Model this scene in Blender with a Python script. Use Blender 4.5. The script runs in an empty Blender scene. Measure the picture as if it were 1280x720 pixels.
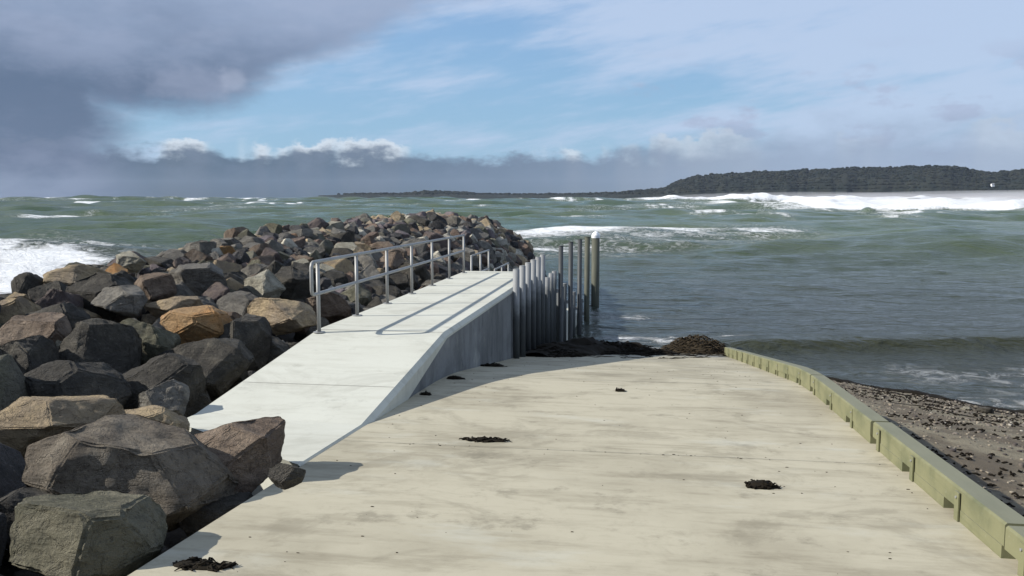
import bpy, bmesh, math, random
import numpy as np
from mathutils import Vector, Matrix, noise, Euler

C = bpy.context.scene
COL = C.collection
R = math.radians

# ---------------------------------------------------------------- camera
F = 1100.0
CAM_H = 1.7
TH = math.atan(114 / F)
PSI = math.atan(170 * math.cos(TH) / F)
cam = bpy.data.cameras.new('camera')
cam.sensor_width = 36.0
cam.lens = 36.0 * F / 1280
cam.clip_start = 0.05
cam.clip_end = 30000
cam_o = bpy.data.objects.new('camera', cam)
COL.objects.link(cam_o)
cam_o.location = (0, 0, CAM_H)
cam_o.rotation_euler = (math.pi / 2 - TH, 0, PSI)
C.camera = cam_o

FW = np.array([-math.sin(PSI) * math.cos(TH), math.cos(PSI) * math.cos(TH), -math.sin(TH)])
RT = np.array([math.cos(PSI), math.sin(PSI), 0.0])
UP = np.cross(RT, FW)
FH = np.array([-math.sin(PSI), math.cos(PSI)])      # horizontal heading
RH = np.array([math.cos(PSI), math.sin(PSI)])
SEA = -3.2

# ---------------------------------------------------------------- light
SUN_EL = 32.0
SHADOW_AZ = R(13)                                    # direction shadows fall, from +X
C.view_settings.view_transform = 'Standard'
C.view_settings.look = 'None'
C.view_settings.gamma = 1
C.view_settings.exposure = 0.47
C.cycles.max_bounces = 6
C.cycles.diffuse_bounces = 3
C.cycles.glossy_bounces = 3
C.cycles.volume_bounces = 0
C.cycles.use_denoising = True
C.cycles.volume_step_rate = 4

sun = bpy.data.lights.new('sun', 'SUN')
sun.energy = 4.9
sun.angle = R(0.55)
sun.color = (1.0, 0.945, 0.86)
sun_o = bpy.data.objects.new('sun', sun)
COL.objects.link(sun_o)
e = R(SUN_EL)
ldir = Vector((math.cos(SHADOW_AZ) * math.cos(e), math.sin(SHADOW_AZ) * math.cos(e), -math.sin(e)))
sun_o.rotation_euler = ldir.to_track_quat('-Z', 'Y').to_euler()
sun_o.location = (-30, -10, 30)


# ---------------------------------------------------------------- node maths helper
class X:
    """wraps a float socket so that node maths reads like arithmetic"""
    nt = None

    def __init__(s, v): s.v = v

    @staticmethod
    def m(op, *a, clamp=False):
        n = X.nt.nodes.new('ShaderNodeMath')
        n.operation = op
        n.use_clamp = clamp
        for i, q in enumerate(a):
            q = q.v if isinstance(q, X) else q
            if isinstance(q, (int, float)): n.inputs[i].default_value = q
            else: X.nt.links.new(q, n.inputs[i])
        return X(n.outputs[0])

    def __add__(s, o): return X.m('ADD', s, o)
    __radd__ = __add__
    def __sub__(s, o): return X.m('SUBTRACT', s, o)
    def __rsub__(s, o): return X.m('SUBTRACT', o, s)
    def __mul__(s, o): return X.m('MULTIPLY', s, o)
    __rmul__ = __mul__
    def __truediv__(s, o): return X.m('DIVIDE', s, o)
    def __neg__(s): return X.m('MULTIPLY', s, -1)


def ss(lo, hi, x):
    n = X.nt.nodes.new('ShaderNodeMapRange')
    n.interpolation_type = 'SMOOTHSTEP'
    for i, q in enumerate((x, lo, hi)):
        q = q.v if isinstance(q, X) else q
        if isinstance(q, (int, float)): n.inputs[i].default_value = q
        else: X.nt.links.new(q, n.inputs[i])
    n.inputs[3].default_value = 0
    n.inputs[4].default_value = 1
    return X(n.outputs[0])


def combine(a, b, c=0.0):
    n = X.nt.nodes.new('ShaderNodeCombineXYZ')
    for i, q in enumerate((a, b, c)):
        q = q.v if isinstance(q, X) else q
        if isinstance(q, (int, float)): n.inputs[i].default_value = q
        else: X.nt.links.new(q, n.inputs[i])
    return n.outputs[0]


def noise_n(vec, scale, detail=4, rough=0.55, dist=0.0):
    n = X.nt.nodes.new('ShaderNodeTexNoise')
    if vec is not None: X.nt.links.new(vec, n.inputs['Vector'])
    n.inputs['Scale'].default_value = scale
    n.inputs['Detail'].default_value = detail
    n.inputs['Roughness'].default_value = rough
    n.inputs['Distortion'].default_value = dist
    return X(n.outputs['Fac'])


def mix(f, a, b):
    n = X.nt.nodes.new('ShaderNodeMix')
    n.data_type = 'RGBA'
    for i, q in ((0, f), (6, a), (7, b)):
        q = q.v if isinstance(q, X) else q
        if isinstance(q, (int, float)): n.inputs[i].default_value = q
        elif isinstance(q, tuple): n.inputs[i].default_value = (*q[:3], 1)
        else: X.nt.links.new(q, n.inputs[i])
    return n.outputs[2]


def lin(r, g, b):
    f = lambda c: ((c / 255 + 0.055) / 1.055) ** 2.4 if c > 10 else c / 255 / 12.92
    return (f(r), f(g), f(b))


# ---------------------------------------------------------------- sky
w = bpy.data.worlds.new('World')
C.world = w
w.use_nodes = True
nt = w.node_tree
nt.nodes.clear()
X.nt = nt
out = nt.nodes.new('ShaderNodeOutputWorld')
bg = nt.nodes.new('ShaderNodeBackground')
SKY_S = 0.1
bg.inputs[1].default_value = SKY_S
sky = nt.nodes.new('ShaderNodeTexSky')
sky.sky_type = 'NISHITA'
sky.sun_disc = False
sky.sun_elevation = R(SUN_EL)
sdir = -ldir
sky.sun_rotation = math.atan2(sdir.x, sdir.y)
sky.altitude = 0
sky.air_density = 1.0
sky.dust_density = 0.6
sky.ozone_density = 1.5
tc = nt.nodes.new('ShaderNodeTexCoord')
sep = nt.nodes.new('ShaderNodeSeparateXYZ')
nt.links.new(tc.outputs['Generated'], sep.inputs[0])
dx, dy, dz = (X(sep.outputs[i]) for i in range(3))
fwd = dx * float(FH[0]) + dy * float(FH[1])
rgt = dx * float(RH[0]) + dy * float(RH[1])
AZ = X.m('ARCTAN2', rgt, fwd)                        # radians from the view heading, a compass bearing
EL = X.m('ARCSINE', dz)
EXPO = 2 ** C.view_settings.exposure


def skyc(r, g, b):
    k = 1.0 / (SKY_S * EXPO)
    return tuple(c * k for c in lin(r, g, b))


v = combine(AZ, EL * 2.2)
vf = combine(AZ, EL * 1.3)
n1 = noise_n(v, 5.0, 6, 0.6)
n2 = noise_n(v, 14.0, 5, 0.6)
n3 = noise_n(vf, 30.0, 5, 0.6)
nst = noise_n(combine(AZ * 0.8 + EL * 1.2, EL * 5.0 - AZ * 1.0), 4.0, 5, 0.6)
big = noise_n(v, 2.2, 3, 0.5)
nz = n1 - 0.5
# clear blue, paler to the horizon
blue = mix(ss(0.0, 0.26, EL), mix(0.15, skyc(143, 188, 222), sky.outputs[0]), mix(0.25, skyc(132, 174, 222), sky.outputs[0]))
blue = mix(ss(0.25, 0.7, EL), blue, sky.outputs[0])
# thin high veil, right and top
veil = ss(0.44, 0.70, nst + ss(-0.05, 0.55, AZ) * 0.22 + ss(0.10, 0.26, EL) * 0.10 - ss(0.3, 0.7, EL) * 0.1)
c = mix(veil * 0.75, blue, skyc(196, 212, 238))
# small puffs upper right
p = ss(0.56, 0.66, noise_n(v, 9.0, 5, 0.6) + ss(0.05, 0.5, AZ) * 0.05) * ss(0.02, 0.05, EL) * ss(0.17, 0.11, EL) * ss(0.02, 0.2, AZ)
c = mix(p * 0.55, c, skyc(168, 178, 206))
# cumulus tops behind the bank
top = 0.057 + (n2 - 0.5) * 0.055 + (n1 - 0.5) * 0.03 + ss(0.05, 0.35, AZ) * 0.012
cum = ss(-0.004, 0.004, top - EL + (n3 - 0.5) * 0.05) * ss(0.46, 0.58, noise_n(combine(AZ + 5.3, EL * 0.3), 12.0, 3, 0.5))
c = mix(cum * (1.0 - 0.45 * ss(0.1, 0.3, AZ)), c, skyc(214, 226, 238))
# low grey bank over the horizon
bt = 0.045 + (n2 - 0.5) * 0.060 + (n3 - 0.5) * 0.020 + (n1 - 0.5) * 0.025 + ss(0.0, 0.4, AZ) * 0.022
soft = 0.008 + ss(0.05, 0.3, AZ) * 0.02
bank = ss(-1.0, 1.0, (bt - EL + (n3 - 0.5) * 0.012) / soft)
bcol = mix(ss(-0.35, 0.5, AZ + (n1 - 0.5) * 0.3), skyc(58, 80, 98), skyc(146, 165, 188))
bcol = mix(ss(0.0, 0.03, EL), bcol, mix(ss(-0.3, 0.5, AZ), skyc(76, 98, 120), skyc(152, 170, 196)))
c = mix(bank * (0.94 - 0.25 * ss(0.0, 0.4, AZ)), c, mix(ss(0.42, 0.68, n2 * 0.5 + n3 * 0.5) * 0.35 * ss(0.0, 0.05, EL), bcol, skyc(140, 156, 182)))
# one big dark cloud, upper left
nb = (n1 - 0.5) * 0.16 + (n2 - 0.5) * 0.07 + (big - 0.5) * 0.10
edge = 0.085 + ss(-0.40, 0.12, AZ) * 0.16                      # lower edge climbs to the right
lowedge = ss(-0.012, 0.030, EL - edge + nb * 0.5)
leftwall = ss(0.03, -0.05, AZ + 0.40 + nb * 0.5)
dark = X.m('MAXIMUM', lowedge, leftwall)
dark = dark * ss(0.26, -0.10, AZ - (0.24 - EL) * 0.6 + nb * 1.2)
dcol = mix(ss(0.08, 0.23, EL + (n1 - 0.5) * 0.14 + (AZ + 0.3) * 0.10), skyc(94, 112, 140), skyc(156, 173, 202))
dcol = mix(ss(0.4, 0.75, n2 + (n1 - 0.5)) * 0.25, dcol, skyc(170, 180, 206))
dcol = mix(ss(0.0, 0.3, AZ + 0.18 + nb) * 0.5, dcol, skyc(178, 196, 224))
c = mix(dark * 0.95, c, dcol)
# bright round puff low in the dark cloud
du = (AZ + 0.300) * 62.0
dv = (EL - 0.122) * 74.0
pf = ss(1.25, 0.5, X.m('SQRT', du * du + dv * dv) + (n3 - 0.5) * 1.6 + (n2 - .5))
c = mix(pf * 0.40, c, skyc(182, 192, 214))
du = (AZ + 0.345) * 26.0
dv = (EL - 0.118) * 55.0
pf = ss(1.4, 0.5, X.m('SQRT', du * du + dv * dv) + (n3 - 0.5) * 2.2)
c = mix(pf * 0.28, c, skyc(170, 180, 205))
# below the horizon
c = mix(ss(0.0, -0.02, EL), c, skyc(90, 105, 115))
nt.links.new(c, bg.inputs[0])
nt.links.new(bg.outputs[0], out.inputs[0])


# ---------------------------------------------------------------- object helpers
def tag(o, label=None, cat=None, group=None, kind=None):
    if label: o['label'] = label
    if cat: o['category'] = cat
    if group: o['group'] = group
    if kind: o['kind'] = kind
    return o


def mesh_obj(name, verts, faces, mat, parent=None, smooth=False, loc=None):
    me = bpy.data.meshes.new(name)
    me.from_pydata([tuple(map(float, q)) for q in verts], [], faces)
    if mat: me.materials.append(mat)
    if smooth: me.shade_smooth()
    o = bpy.data.objects.new(name, me)
    COL.objects.link(o)
    if loc is not None: o.location = loc
    if parent: o.parent = parent
    return o


def empty(name, loc=(0, 0, 0), rz=0):
    o = bpy.data.objects.new(name, None)
    o.empty_display_size = 0.2
    COL.objects.link(o)
    o.location = loc
    o.rotation_euler = (0, 0, rz)
    return o


def bm_obj(name, bm, mat, parent=None, loc=None, bevel=0, smooth=False):
    if bevel:
        bmesh.ops.bevel(bm, geom=[q for q in bm.edges if q.calc_face_angle(0) > 0.5], offset=bevel, segments=2, affect='EDGES')
    bmesh.ops.recalc_face_normals(bm, faces=bm.faces)
    me = bpy.data.meshes.new(name)
    bm.to_mesh(me)
    bm.free()
    if mat: me.materials.append(mat)
    if smooth: me.shade_smooth()
    o = bpy.data.objects.new(name, me)
    COL.objects.link(o)
    if loc is not None: o.location = loc
    if parent: o.parent = parent
    return o


def add_box(bm, x0, x1, y0, y1, z0, z1, z0b=None, z1b=None):
    """box; z0b/z1b are the heights at the y1 end"""
    z0b = z0 if z0b is None else z0b
    z1b = z1 if z1b is None else z1b
    vs = [bm.verts.new(q) for q in ((x0, y0, z0), (x1, y0, z0), (x1, y1, z0b), (x0, y1, z0b),
                                    (x0, y0, z1), (x1, y0, z1), (x1, y1, z1b), (x0, y1, z1b))]
    for f in ((3, 2, 1, 0), (4, 5, 6, 7), (0, 1, 5, 4), (1, 2, 6, 5), (2, 3, 7, 6), (3, 0, 4, 7)):
        bm.faces.new([vs[i] for i in f])


def tube(bm, pts, r, seg=12, cap=True):
    pts = [Vector(q) for q in pts]
    rs = r if isinstance(r, (list, tuple)) else [r] * len(pts)
    rings = []
    ref = None
    for i, q in enumerate(pts):
        a = pts[max(i - 1, 0)]
        b = pts[min(i + 1, len(pts) - 1)]
        t = (b - a).normalized()
        if ref is None: ref = Vector((1, 0, 0)) if abs(t.x) < 0.9 else Vector((0, 1, 0))
        u = (ref - t * ref.dot(t)).normalized()
        ref = u
        v2 = t.cross(u)
        rings.append([bm.verts.new(q + (u * math.cos(k * 2 * math.pi / seg) + v2 * math.sin(k * 2 * math.pi / seg)) * rs[i]) for k in range(seg)])
    for a, b in zip(rings, rings[1:]):
        for k in range(seg):
            bm.faces.new((a[k], a[(k + 1) % seg], b[(k + 1) % seg], b[k]))
    if cap:
        bm.faces.new(rings[0][::-1])
        bm.faces.new(rings[-1])


# ---------------------------------------------------------------- materials
def new_mat(name, rough=0.8, spec=0.3, metal=0.0):
    m = bpy.data.materials.new(name)
    m.use_nodes = True
    X.nt = m.node_tree
    b = m.node_tree.nodes['Principled BSDF']
    b.inputs['Roughness'].default_value = rough
    b.inputs['Specular IOR Level'].default_value = spec
    b.inputs['Metallic'].default_value = metal
    return m, b


def coords(kind='Object'):
    return X.nt.nodes.new('ShaderNodeTexCoord').outputs[kind]


def scaled(vec, s, off=(0, 0, 0)):
    n = X.nt.nodes.new('ShaderNodeMapping')
    X.nt.links.new(vec, n.inputs[0])
    n.inputs['Scale'].default_value = s
    n.inputs['Location'].default_value = off
    return n.outputs[0]


def link(a, b): X.nt.links.new(a.v if isinstance(a, X) else a, b)


def bump(b, h, strength=0.3, dist=0.02, prev=None):
    n = X.nt.nodes.new('ShaderNodeBump')
    n.inputs['Strength'].default_value = strength
    n.inputs['Distance'].default_value = dist
    link(h, n.inputs['Height'])
    if prev is not None: link(prev, n.inputs['Normal'])
    link(n.outputs[0], b.inputs['Normal'])
    return n.outputs[0]


def obj_random():
    return X(X.nt.nodes.new('ShaderNodeObjectInfo').outputs['Random'])


def concrete(name, base, dirty, streak=(1.2, 6.0, 1), amt=1.0, wet=False):
    m, b = new_mat(name, 0.85, 0.25)
    co = coords()
    a = noise_n(co, 0.55, 6, 0.6)
    s1 = noise_n(scaled(co, streak), 1.0, 8, 0.65)
    f = noise_n(co, 9, 6, 0.7)
    g = noise_n(co, 90, 3, 0.7)
    spot = noise_n(scaled(co, (1, 1, 1), (7, 3, 0)), 2.4, 7, 0.7)
    k = ss(0.42, 0.66, a) * 0.5 + ss(0.45, 0.7, s1) * 0.55 + ss(0.5, 0.75, f) * 0.25
    col = mix(k * (0.95 * amt), base, dirty)
    blot = noise_n(scaled(co, (0.9, 1.1, 1), (31, 4, 7)), 0.9, 8, 0.72, 0.8)
    col = mix(ss(0.50, 0.62, blot) * 0.42 * amt, col, tuple(q * 0.80 for q in dirty))
    col = mix(ss(0.56, 0.70, spot) * 0.5 * amt, col, tuple(q * 0.62 for q in dirty))
    col = mix(ss(0.55, 0.80, g) * 0.25, col, tuple(q * 0.6 for q in base))
    pale = ss(0.56, 0.74, noise_n(scaled(co, (0.6, 1.4, 1), (3, 9, 2)), 1.3, 5, 0.6))
    col = mix(pale * 0.35 * amt, col, (0.50, 0.51, 0.45))
    if wet:
        sp = X.nt.nodes.new('ShaderNodeSeparateXYZ')
        link(co, sp.inputs[0])
        y = X(sp.outputs[1])
        wf = ss(19.2, 21.5, y + (a - 0.5) * 3.0 + (f - 0.5) * 0.6)
        col = mix(wf * 0.75, col, (0.10, 0.09, 0.07))
        link(0.85 - wf * 0.5, b.inputs['Roughness'])
        # small dark pock marks and stains that sit on one transverse line, where a joint was sawn
        jl = ss(0.03, 0.008, X.m('ABSOLUTE', y - 7.15 + (s1 - 0.5) * 0.05)) * ss(0.50, 0.66, noise_n(scaled(co, (5, 0.5, 1)), 1.0, 2, 0.6))
        col = mix(jl * 0.3, col, (0.10, 0.085, 0.06))
    link(col, b.inputs['Base Color'])
    hb = g * 0.4 + noise_n(scaled(co, (3.0, 130, 1)), 1.0, 2, 0.5) * 0.6
    bump(b, hb, 0.35, 0.004)
    return m


M_RAMP = concrete('ramp_concrete', (0.420, 0.388, 0.292), (0.245, 0.220, 0.158), wet=True)
M_DECK = concrete('deck_concrete', (0.52, 0.525, 0.46), (0.39, 0.385, 0.325), amt=0.75)
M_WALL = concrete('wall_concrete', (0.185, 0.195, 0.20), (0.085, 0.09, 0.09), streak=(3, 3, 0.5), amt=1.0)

m, b = new_mat('joint_filler', 0.9)
b.inputs['Base Color'].default_value = (0.16, 0.16, 0.14, 1)
M_JOINT = m


def metal_mat(name, base, rough=0.5, metal=0.5, stain=0.3):
    m, b = new_mat(name, rough, 0.4, metal)
    co = coords()
    f = noise_n(scaled(co, (8, 8, 1.5)), 1.0, 6, 0.65)
    link(mix(ss(0.45, 0.75, f) * stain, base, tuple(q * 0.45 for q in base)), b.inputs['Base Color'])
    link(rough + (f - 0.5) * 0.4, b.inputs['Roughness'])
    bump(b, f, 0.1, 0.003)
    return m


M_GALV = metal_mat('galvanised_steel', (0.30, 0.305, 0.30), 0.55, 0.3)
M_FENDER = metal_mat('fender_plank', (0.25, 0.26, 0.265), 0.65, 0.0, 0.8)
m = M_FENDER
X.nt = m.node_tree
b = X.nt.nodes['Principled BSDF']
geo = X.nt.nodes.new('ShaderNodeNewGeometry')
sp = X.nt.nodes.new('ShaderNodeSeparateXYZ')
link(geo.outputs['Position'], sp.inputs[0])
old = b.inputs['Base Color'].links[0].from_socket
low_shade = ss(-0.25, -0.75, X(sp.outputs[2]) + (noise_n(coords(), 9, 4, 0.6) - 0.5) * 0.5)
link(mix(low_shade * 0.85, old, (0.035, 0.042, 0.045)), b.inputs['Base Color'])      # shade below deck level, darkened into the post colour
M_POST = metal_mat('mooring_steel', (0.06, 0.065, 0.068), 0.6, 0.1, 0.5)
M_PILE = metal_mat('pile_weathered', (0.080, 0.085, 0.062), 0.7, 0.0, 0.5)
M_CAP = metal_mat('white_cap', (0.85, 0.86, 0.87), 0.4, 0.0, 0.05)

# kerb timber, painted and algae stained
m, b = new_mat('kerb_timber', 0.75, 0.3)
co = coords()
g1 = noise_n(scaled(co, (14, 1.2, 14)), 1.0, 6, 0.65)
g2 = noise_n(co, 2.0, 5, 0.6)
g3 = noise_n(co, 22.0, 5, 0.7)
col = mix(ss(0.4, 0.7, g2), (0.175, 0.175, 0.098), (0.095, 0.105, 0.058))
col = mix(ss(0.48, 0.72, g1) * 0.5, col, (0.11, 0.115, 0.06))
col = mix(ss(0.60, 0.74, g3) * 0.5, col, (0.29, 0.29, 0.22))
geo = X.nt.nodes.new('ShaderNodeNewGeometry')
sp = X.nt.nodes.new('ShaderNodeSeparateXYZ')
link(geo.outputs['Normal'], sp.inputs[0])
col = mix(ss(0.7, 0.95, X(sp.outputs[2])) * 0.8, col, mix(g1, (0.14, 0.145, 0.10), (0.22, 0.22, 0.165)))   # worn, unpainted top board
link(col, b.inputs['Base Color'])
bump(b, g1 + g3 * 0.4, 0.4, 0.006)
M_KERB = m
m, b = new_mat('dark_gap', 0.9)
b.inputs['Base Color'].default_value = (0.06, 0.06, 0.035, 1)
M_DARK = m


def rock_mat(name, base, second, vein, use_attr=False):
    m, b = new_mat(name, 0.82, 0.3)
    co = coords()
    rnd = obj_random()
    n = X.nt.nodes.new('ShaderNodeVectorMath')
    n.operation = 'ADD'
    link(co, n.inputs[0])
    link(combine(rnd * 37.0, rnd * 19.0, rnd * 7.0), n.inputs[1])
    co = n.outputs[0]
    a = noise_n(co, 1.6, 6, 0.6, 0.6)
    f = noise_n(co, 7, 8, 0.7, 0.4)
    g = noise_n(co, 38, 5, 0.75)
    if use_attr:
        at = X.nt.nodes.new('ShaderNodeAttribute')
        at.attribute_name = 'tint'
        col = at.outputs['Color']
        col = mix(ss(0.46, 0.62, a) * 0.45, col, (0.10, 0.09, 0.085))
    else:
        col = mix(ss(0.42, 0.60, a), base, second)
        col = mix(rnd * 0.35, col, tuple(q * 0.55 for q in base))
    col = mix(ss(0.58, 0.72, f) * 0.6, col, vein)
    col = mix(ss(0.52, 0.30, f) * 0.45, col, tuple(q * 0.42 for q in base))
    col = mix(ss(0.58, 0.74, g) * 0.5, col, (0.30, 0.29, 0.25))
    col = mix(ss(0.46, 0.30, g) * 0.65, col, (0.03, 0.028, 0.026))
    link(col, b.inputs['Base Color'])
    link(0.88 - ss(0.4, 0.7, a) * 0.25, b.inputs['Roughness'])
    # fracture lines: stretched, warped bands rather than cells
    wv = noise_n(scaled(co, (1.0, 2.6, 1.7)), 1.3, 5, 0.65, 1.8)
    crack = ss(0.0, 0.018, X.m('ABSOLUTE', wv - 0.5))
    lay = noise_n(scaled(co, (1.2, 1.2, 7.0)), 1.6, 6, 0.7, 0.8)
    bump(b, f * 1.0 + g * 0.5 + a * 0.5 + crack * 0.22 + lay * 0.8, 1.0, 0.075)
    return m


ROCK = {
    'umber': rock_mat('rock_umber', (0.150, 0.125, 0.095), (0.24, 0.205, 0.155), (0.32, 0.28, 0.21)),
    'grey': rock_mat('rock_grey', (0.165, 0.155, 0.135), (0.26, 0.24, 0.20), (0.34, 0.32, 0.27)),
    'dark': rock_mat('rock_dark', (0.060, 0.055, 0.046), (0.100, 0.090, 0.070), (0.16, 0.145, 0.11)),
    'brown': rock_mat('rock_brown', (0.175, 0.13, 0.095), (0.27, 0.21, 0.155), (0.11, 0.075, 0.06)),
    'purple': rock_mat('rock_purple', (0.15, 0.12, 0.115), (0.21, 0.165, 0.14), (0.29, 0.23, 0.17)),
    'olive': rock_mat('rock_olive', (0.14, 0.135, 0.09), (0.24, 0.22, 0.15), (0.32, 0.30, 0.21)),
    'tan': rock_mat('rock_tan', (0.45, 0.35, 0.215), (0.30, 0.235, 0.16), (0.50, 0.42, 0.31)),
    'pale': rock_mat('rock_pale', (0.42, 0.40, 0.32), (0.28, 0.26, 0.20), (0.52, 0.49, 0.41)),
    'orange': rock_mat('rock_orange', (0.47, 0.25, 0.095), (0.42, 0.27, 0.13), (0.58, 0.40, 0.22)),
}
TINT = {'grey': (0.19, 0.18, 0.155), 'dark': (0.04, 0.04, 0.041), 'brown': (0.17, 0.12, 0.09), 'purple': (0.15, 0.125, 0.13),
        'olive': (0.15, 0.145, 0.10), 'tan': (0.38, 0.30, 0.19), 'pale': (0.46, 0.43, 0.35), 'orange': (0.38, 0.19, 0.07)}
M_ROCKMASS = rock_mat('rock_mass', (0.13, 0.12, 0.105), (0.2, 0.18, 0.15), (0.25, 0.22, 0.18), use_attr=True)

m, b = new_mat('seaweed', 0.85, 0.12)
co = coords()
f = noise_n(co, 12, 5, 0.6)
link(mix(f, (0.006, 0.005, 0.004), (0.018, 0.014, 0.008)), b.inputs['Base Color'])
bump(b, f, 0.6, 0.02)
M_WEED = m
m, b = new_mat('seaweed_dry', 0.8, 0.2)
co = coords()
f = noise_n(co, 9, 5, 0.6)
link(mix(f, (0.016, 0.012, 0.007), (0.05, 0.037, 0.02)), b.inputs['Base Color'])
bump(b, f, 0.6, 0.02)
M_WEED2 = m

# beach: gravelly sand with weed scraps
m, b = new_mat('beach_sand', 0.9, 0.2)
co = coords()
a = noise_n(co, 0.8, 6, 0.65)
f = noise_n(co, 6, 6, 0.7)
g = noise_n(co, 45, 4, 0.75)
col = mix(ss(0.4, 0.62, a), (0.125, 0.102, 0.072), (0.215, 0.19, 0.135))
col = mix(ss(0.52, 0.68, f) * 0.7, col, (0.075, 0.06, 0.045))
col = mix(ss(0.6, 0.75, g) * 0.8, col, (0.32, 0.29, 0.24))
col = mix(ss(0.42, 0.3, g) * 0.7, col, (0.05, 0.042, 0.035))
link(col, b.inputs['Base Color'])
bump(b, f + g * 0.6, 0.8, 0.03)
M_BEACH = m
m, b = new_mat('core_rubble', 0.95, 0.2)
co = coords()
f = noise_n(co, 5, 6, 0.7)
link(mix(f, (0.02, 0.02, 0.02), (0.09, 0.08, 0.07)), b.inputs['Base Color'])
bump(b, f, 0.8, 0.05)
M_CORE = m


# ---------------------------------------------------------------- terrain functions
def ramp_z(y):
    y = np.asarray(y, float)
    a = -0.057 * y
    b_ = -0.64 - 0.145 * (y - 11.2)
    t = np.clip((y - 10.2) / 2.0, 0, 1)
    # smooth vertical curve between the two grades
    return np.where(y < 10.2, a, np.where(y > 12.2, b_, -0.057 * y - 0.088 * (y - 10.2) ** 2 / 4.0))


def fbm(x, y, s, seed=0, oct_=4):
    return noise.fractal(Vector((x * s + seed * 13.1, y * s - seed * 7.7, seed * 3.3)), 1.0, 2.0, oct_)


def mound_z(x, y):
    """top of the rubble core of the breakwater"""
    xi = -2.68 if y < 6.1 else (-4.5 if y > 7.5 else -2.68 - 1.82 * (y - 6.1) / 1.4)
    if y > 43: xi -= 0.25 * (y - 43)
    if y < 21: zin = -0.50 - 0.02 * y if y > 7 else -0.22 - 0.05 * y
    else: zin = -0.92 - (y - 21) * 0.115
    cy = [(-20, 0.0), (4, -0.25), (9, -0.15), (12, -0.02), (15, 0.16), (18, 0.44), (21, 0.62), (29, 0.75), (36, 0.66), (41, 0.48), (44, 0.2), (47, -0.6), (54, -4.2)]
    zc = np.interp(y, [q[0] for q in cy], [q[1] for q in cy])
    xc = -9.6
    if x >= xi: return zin - (x - xi) * 0.9
    if x > xc:
        t = (xi - x) / (xi - xc)
        if y > 21:
            k = min((y - 21) / 10.0, 1)
            t = t * (1 - k) + k * (1 - (1 - t) ** 3.3)
        else:
            t = 1 - (1 - t) ** 1.35
        return zin + (zc - zin) * t
    return zc - (xc - x) ** 1.15 * 0.42


def grid_mesh(name, xs, ys, fz, mat, smooth=True):
    vs = [(x, y, fz(x, y)) for y in ys for x in xs]
    nx = len(xs)
    fs = [(j * nx + i, j * nx + i + 1, (j + 1) * nx + i + 1, (j + 1) * nx + i) for j in range(len(ys) - 1) for i in range(nx - 1)]
    return mesh_obj(name, vs, fs, mat, smooth=smooth)


o = grid_mesh('breakwater_core', np.arange(-30, -2.6, 0.4), np.arange(-20, 58, 0.5), lambda x, y: max(mound_z(x, y) - 0.28 + 0.1 * fbm(x, y, 0.8), -6), M_CORE)
tag(o, kind='structure')
XR = 2.12                                            # outer side of the kerb


def beach_z(x, y):
    z = float(ramp_z(y)) - 0.30 - 0.125 * (x - XR) if y > 0 else -0.16 - 0.03 * (x - XR)
    return z + 0.035 * fbm(x, y, 0.7, 2) + 0.012 * fbm(x, y, 4.0, 5)


o = grid_mesh('beach', list(np.arange(XR - 0.1, 12, 0.09)) + list(np.arange(12, 60, 1.5)), list(np.arange(-20, 3, 1.0)) + list(np.arange(3, 27, 0.09)) + list(np.arange(27, 60, 1.5)), beach_z, M_BEACH)
tag(o, kind='structure')

# ---------------------------------------------------------------- boat ramp
bm = bmesh.new()
ys = list(np.arange(-8, 10.3, 1.0)) + list(np.arange(10.4, 12.4, 0.2)) + list(np.arange(13, 37, 1.0))
prev = None
for y in ys:
    z = float(ramp_z(y))
    row = [bm.verts.new((-2.60, y, z - 0.35)), bm.verts.new((-2.60, y, z)), bm.verts.new((XR - 0.03, y, z)), bm.verts.new((XR - 0.03, y, z - 0.35))]
    if prev:
        for i in range(3): bm.faces.new((prev[i], prev[i + 1], row[i + 1], row[i]))
    else: bm.faces.new(row)
    prev = row
o = bm_obj('boat_ramp', bm, M_RAMP)
tag(o, kind='structure')
# transverse joints of the ramp slab, filled with sealant (3 mm proud of nothing: thin sheets)
bm = bmesh.new()
for y in (7.15, 11.25, 15.3, 19.3):
    z = float(ramp_z(y)) + 0.004
    jw = 0.005 if y < 8 else 0.012
    z2 = float(ramp_z(y + jw)) + 0.004
    vs = [bm.verts.new(q) for q in ((-2.58, y, z), (1.9, y, z), (1.9, y + jw, z2), (-2.58, y + jw, z2))]
    bm.faces.new(vs)
tag(bm_obj('ramp_joint', bm, M_JOINT), kind='structure')
o = grid_mesh('ground', np.arange(-60, 61, 4.0), np.arange(-80, -7, 4.0), lambda x, y: 0.42 if x < -4 else (0.40 if False else 0.30 + 0.05 * fbm(x, y, .1)), M_BEACH)
o.location.z = -0.42
tag(o, kind='structure')

# ---------------------------------------------------------------- jetty walkway (wedge ramp, level deck, stepped landings)
XL, XRW = -4.36, -2.585
jet = empty('concrete_jetty', (-3.5, 11.2, -0.07))
tag(jet, 'pale concrete jetty rising in a wedge beside the boat ramp, with a level deck', 'jetty')


def jobj(name, bm, mat, **k):
    o = bm_obj(name, bm, mat, **k)
    o.parent = jet
    o.location = (3.5, -11.2, 0.07)
    return o


prof = [(6.28, -0.352), (7.80, -0.432), (11.2, -0.072), (20.95, -0.095)]
LAND = [(20.95, 24.2, -0.75), (24.2, 28.2, -1.42), (28.2, 31.6, -2.08), (31.6, 35.2, -2.70), (35.2, 39.5, -3.30)]
bm = bmesh.new()
for (y0, z0), (y1, z1) in zip(prof, prof[1:]):
    pass


def zdeck(y): return float(np.interp(y, [q[0] for q in prof], [q[1] for q in prof]))


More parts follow.
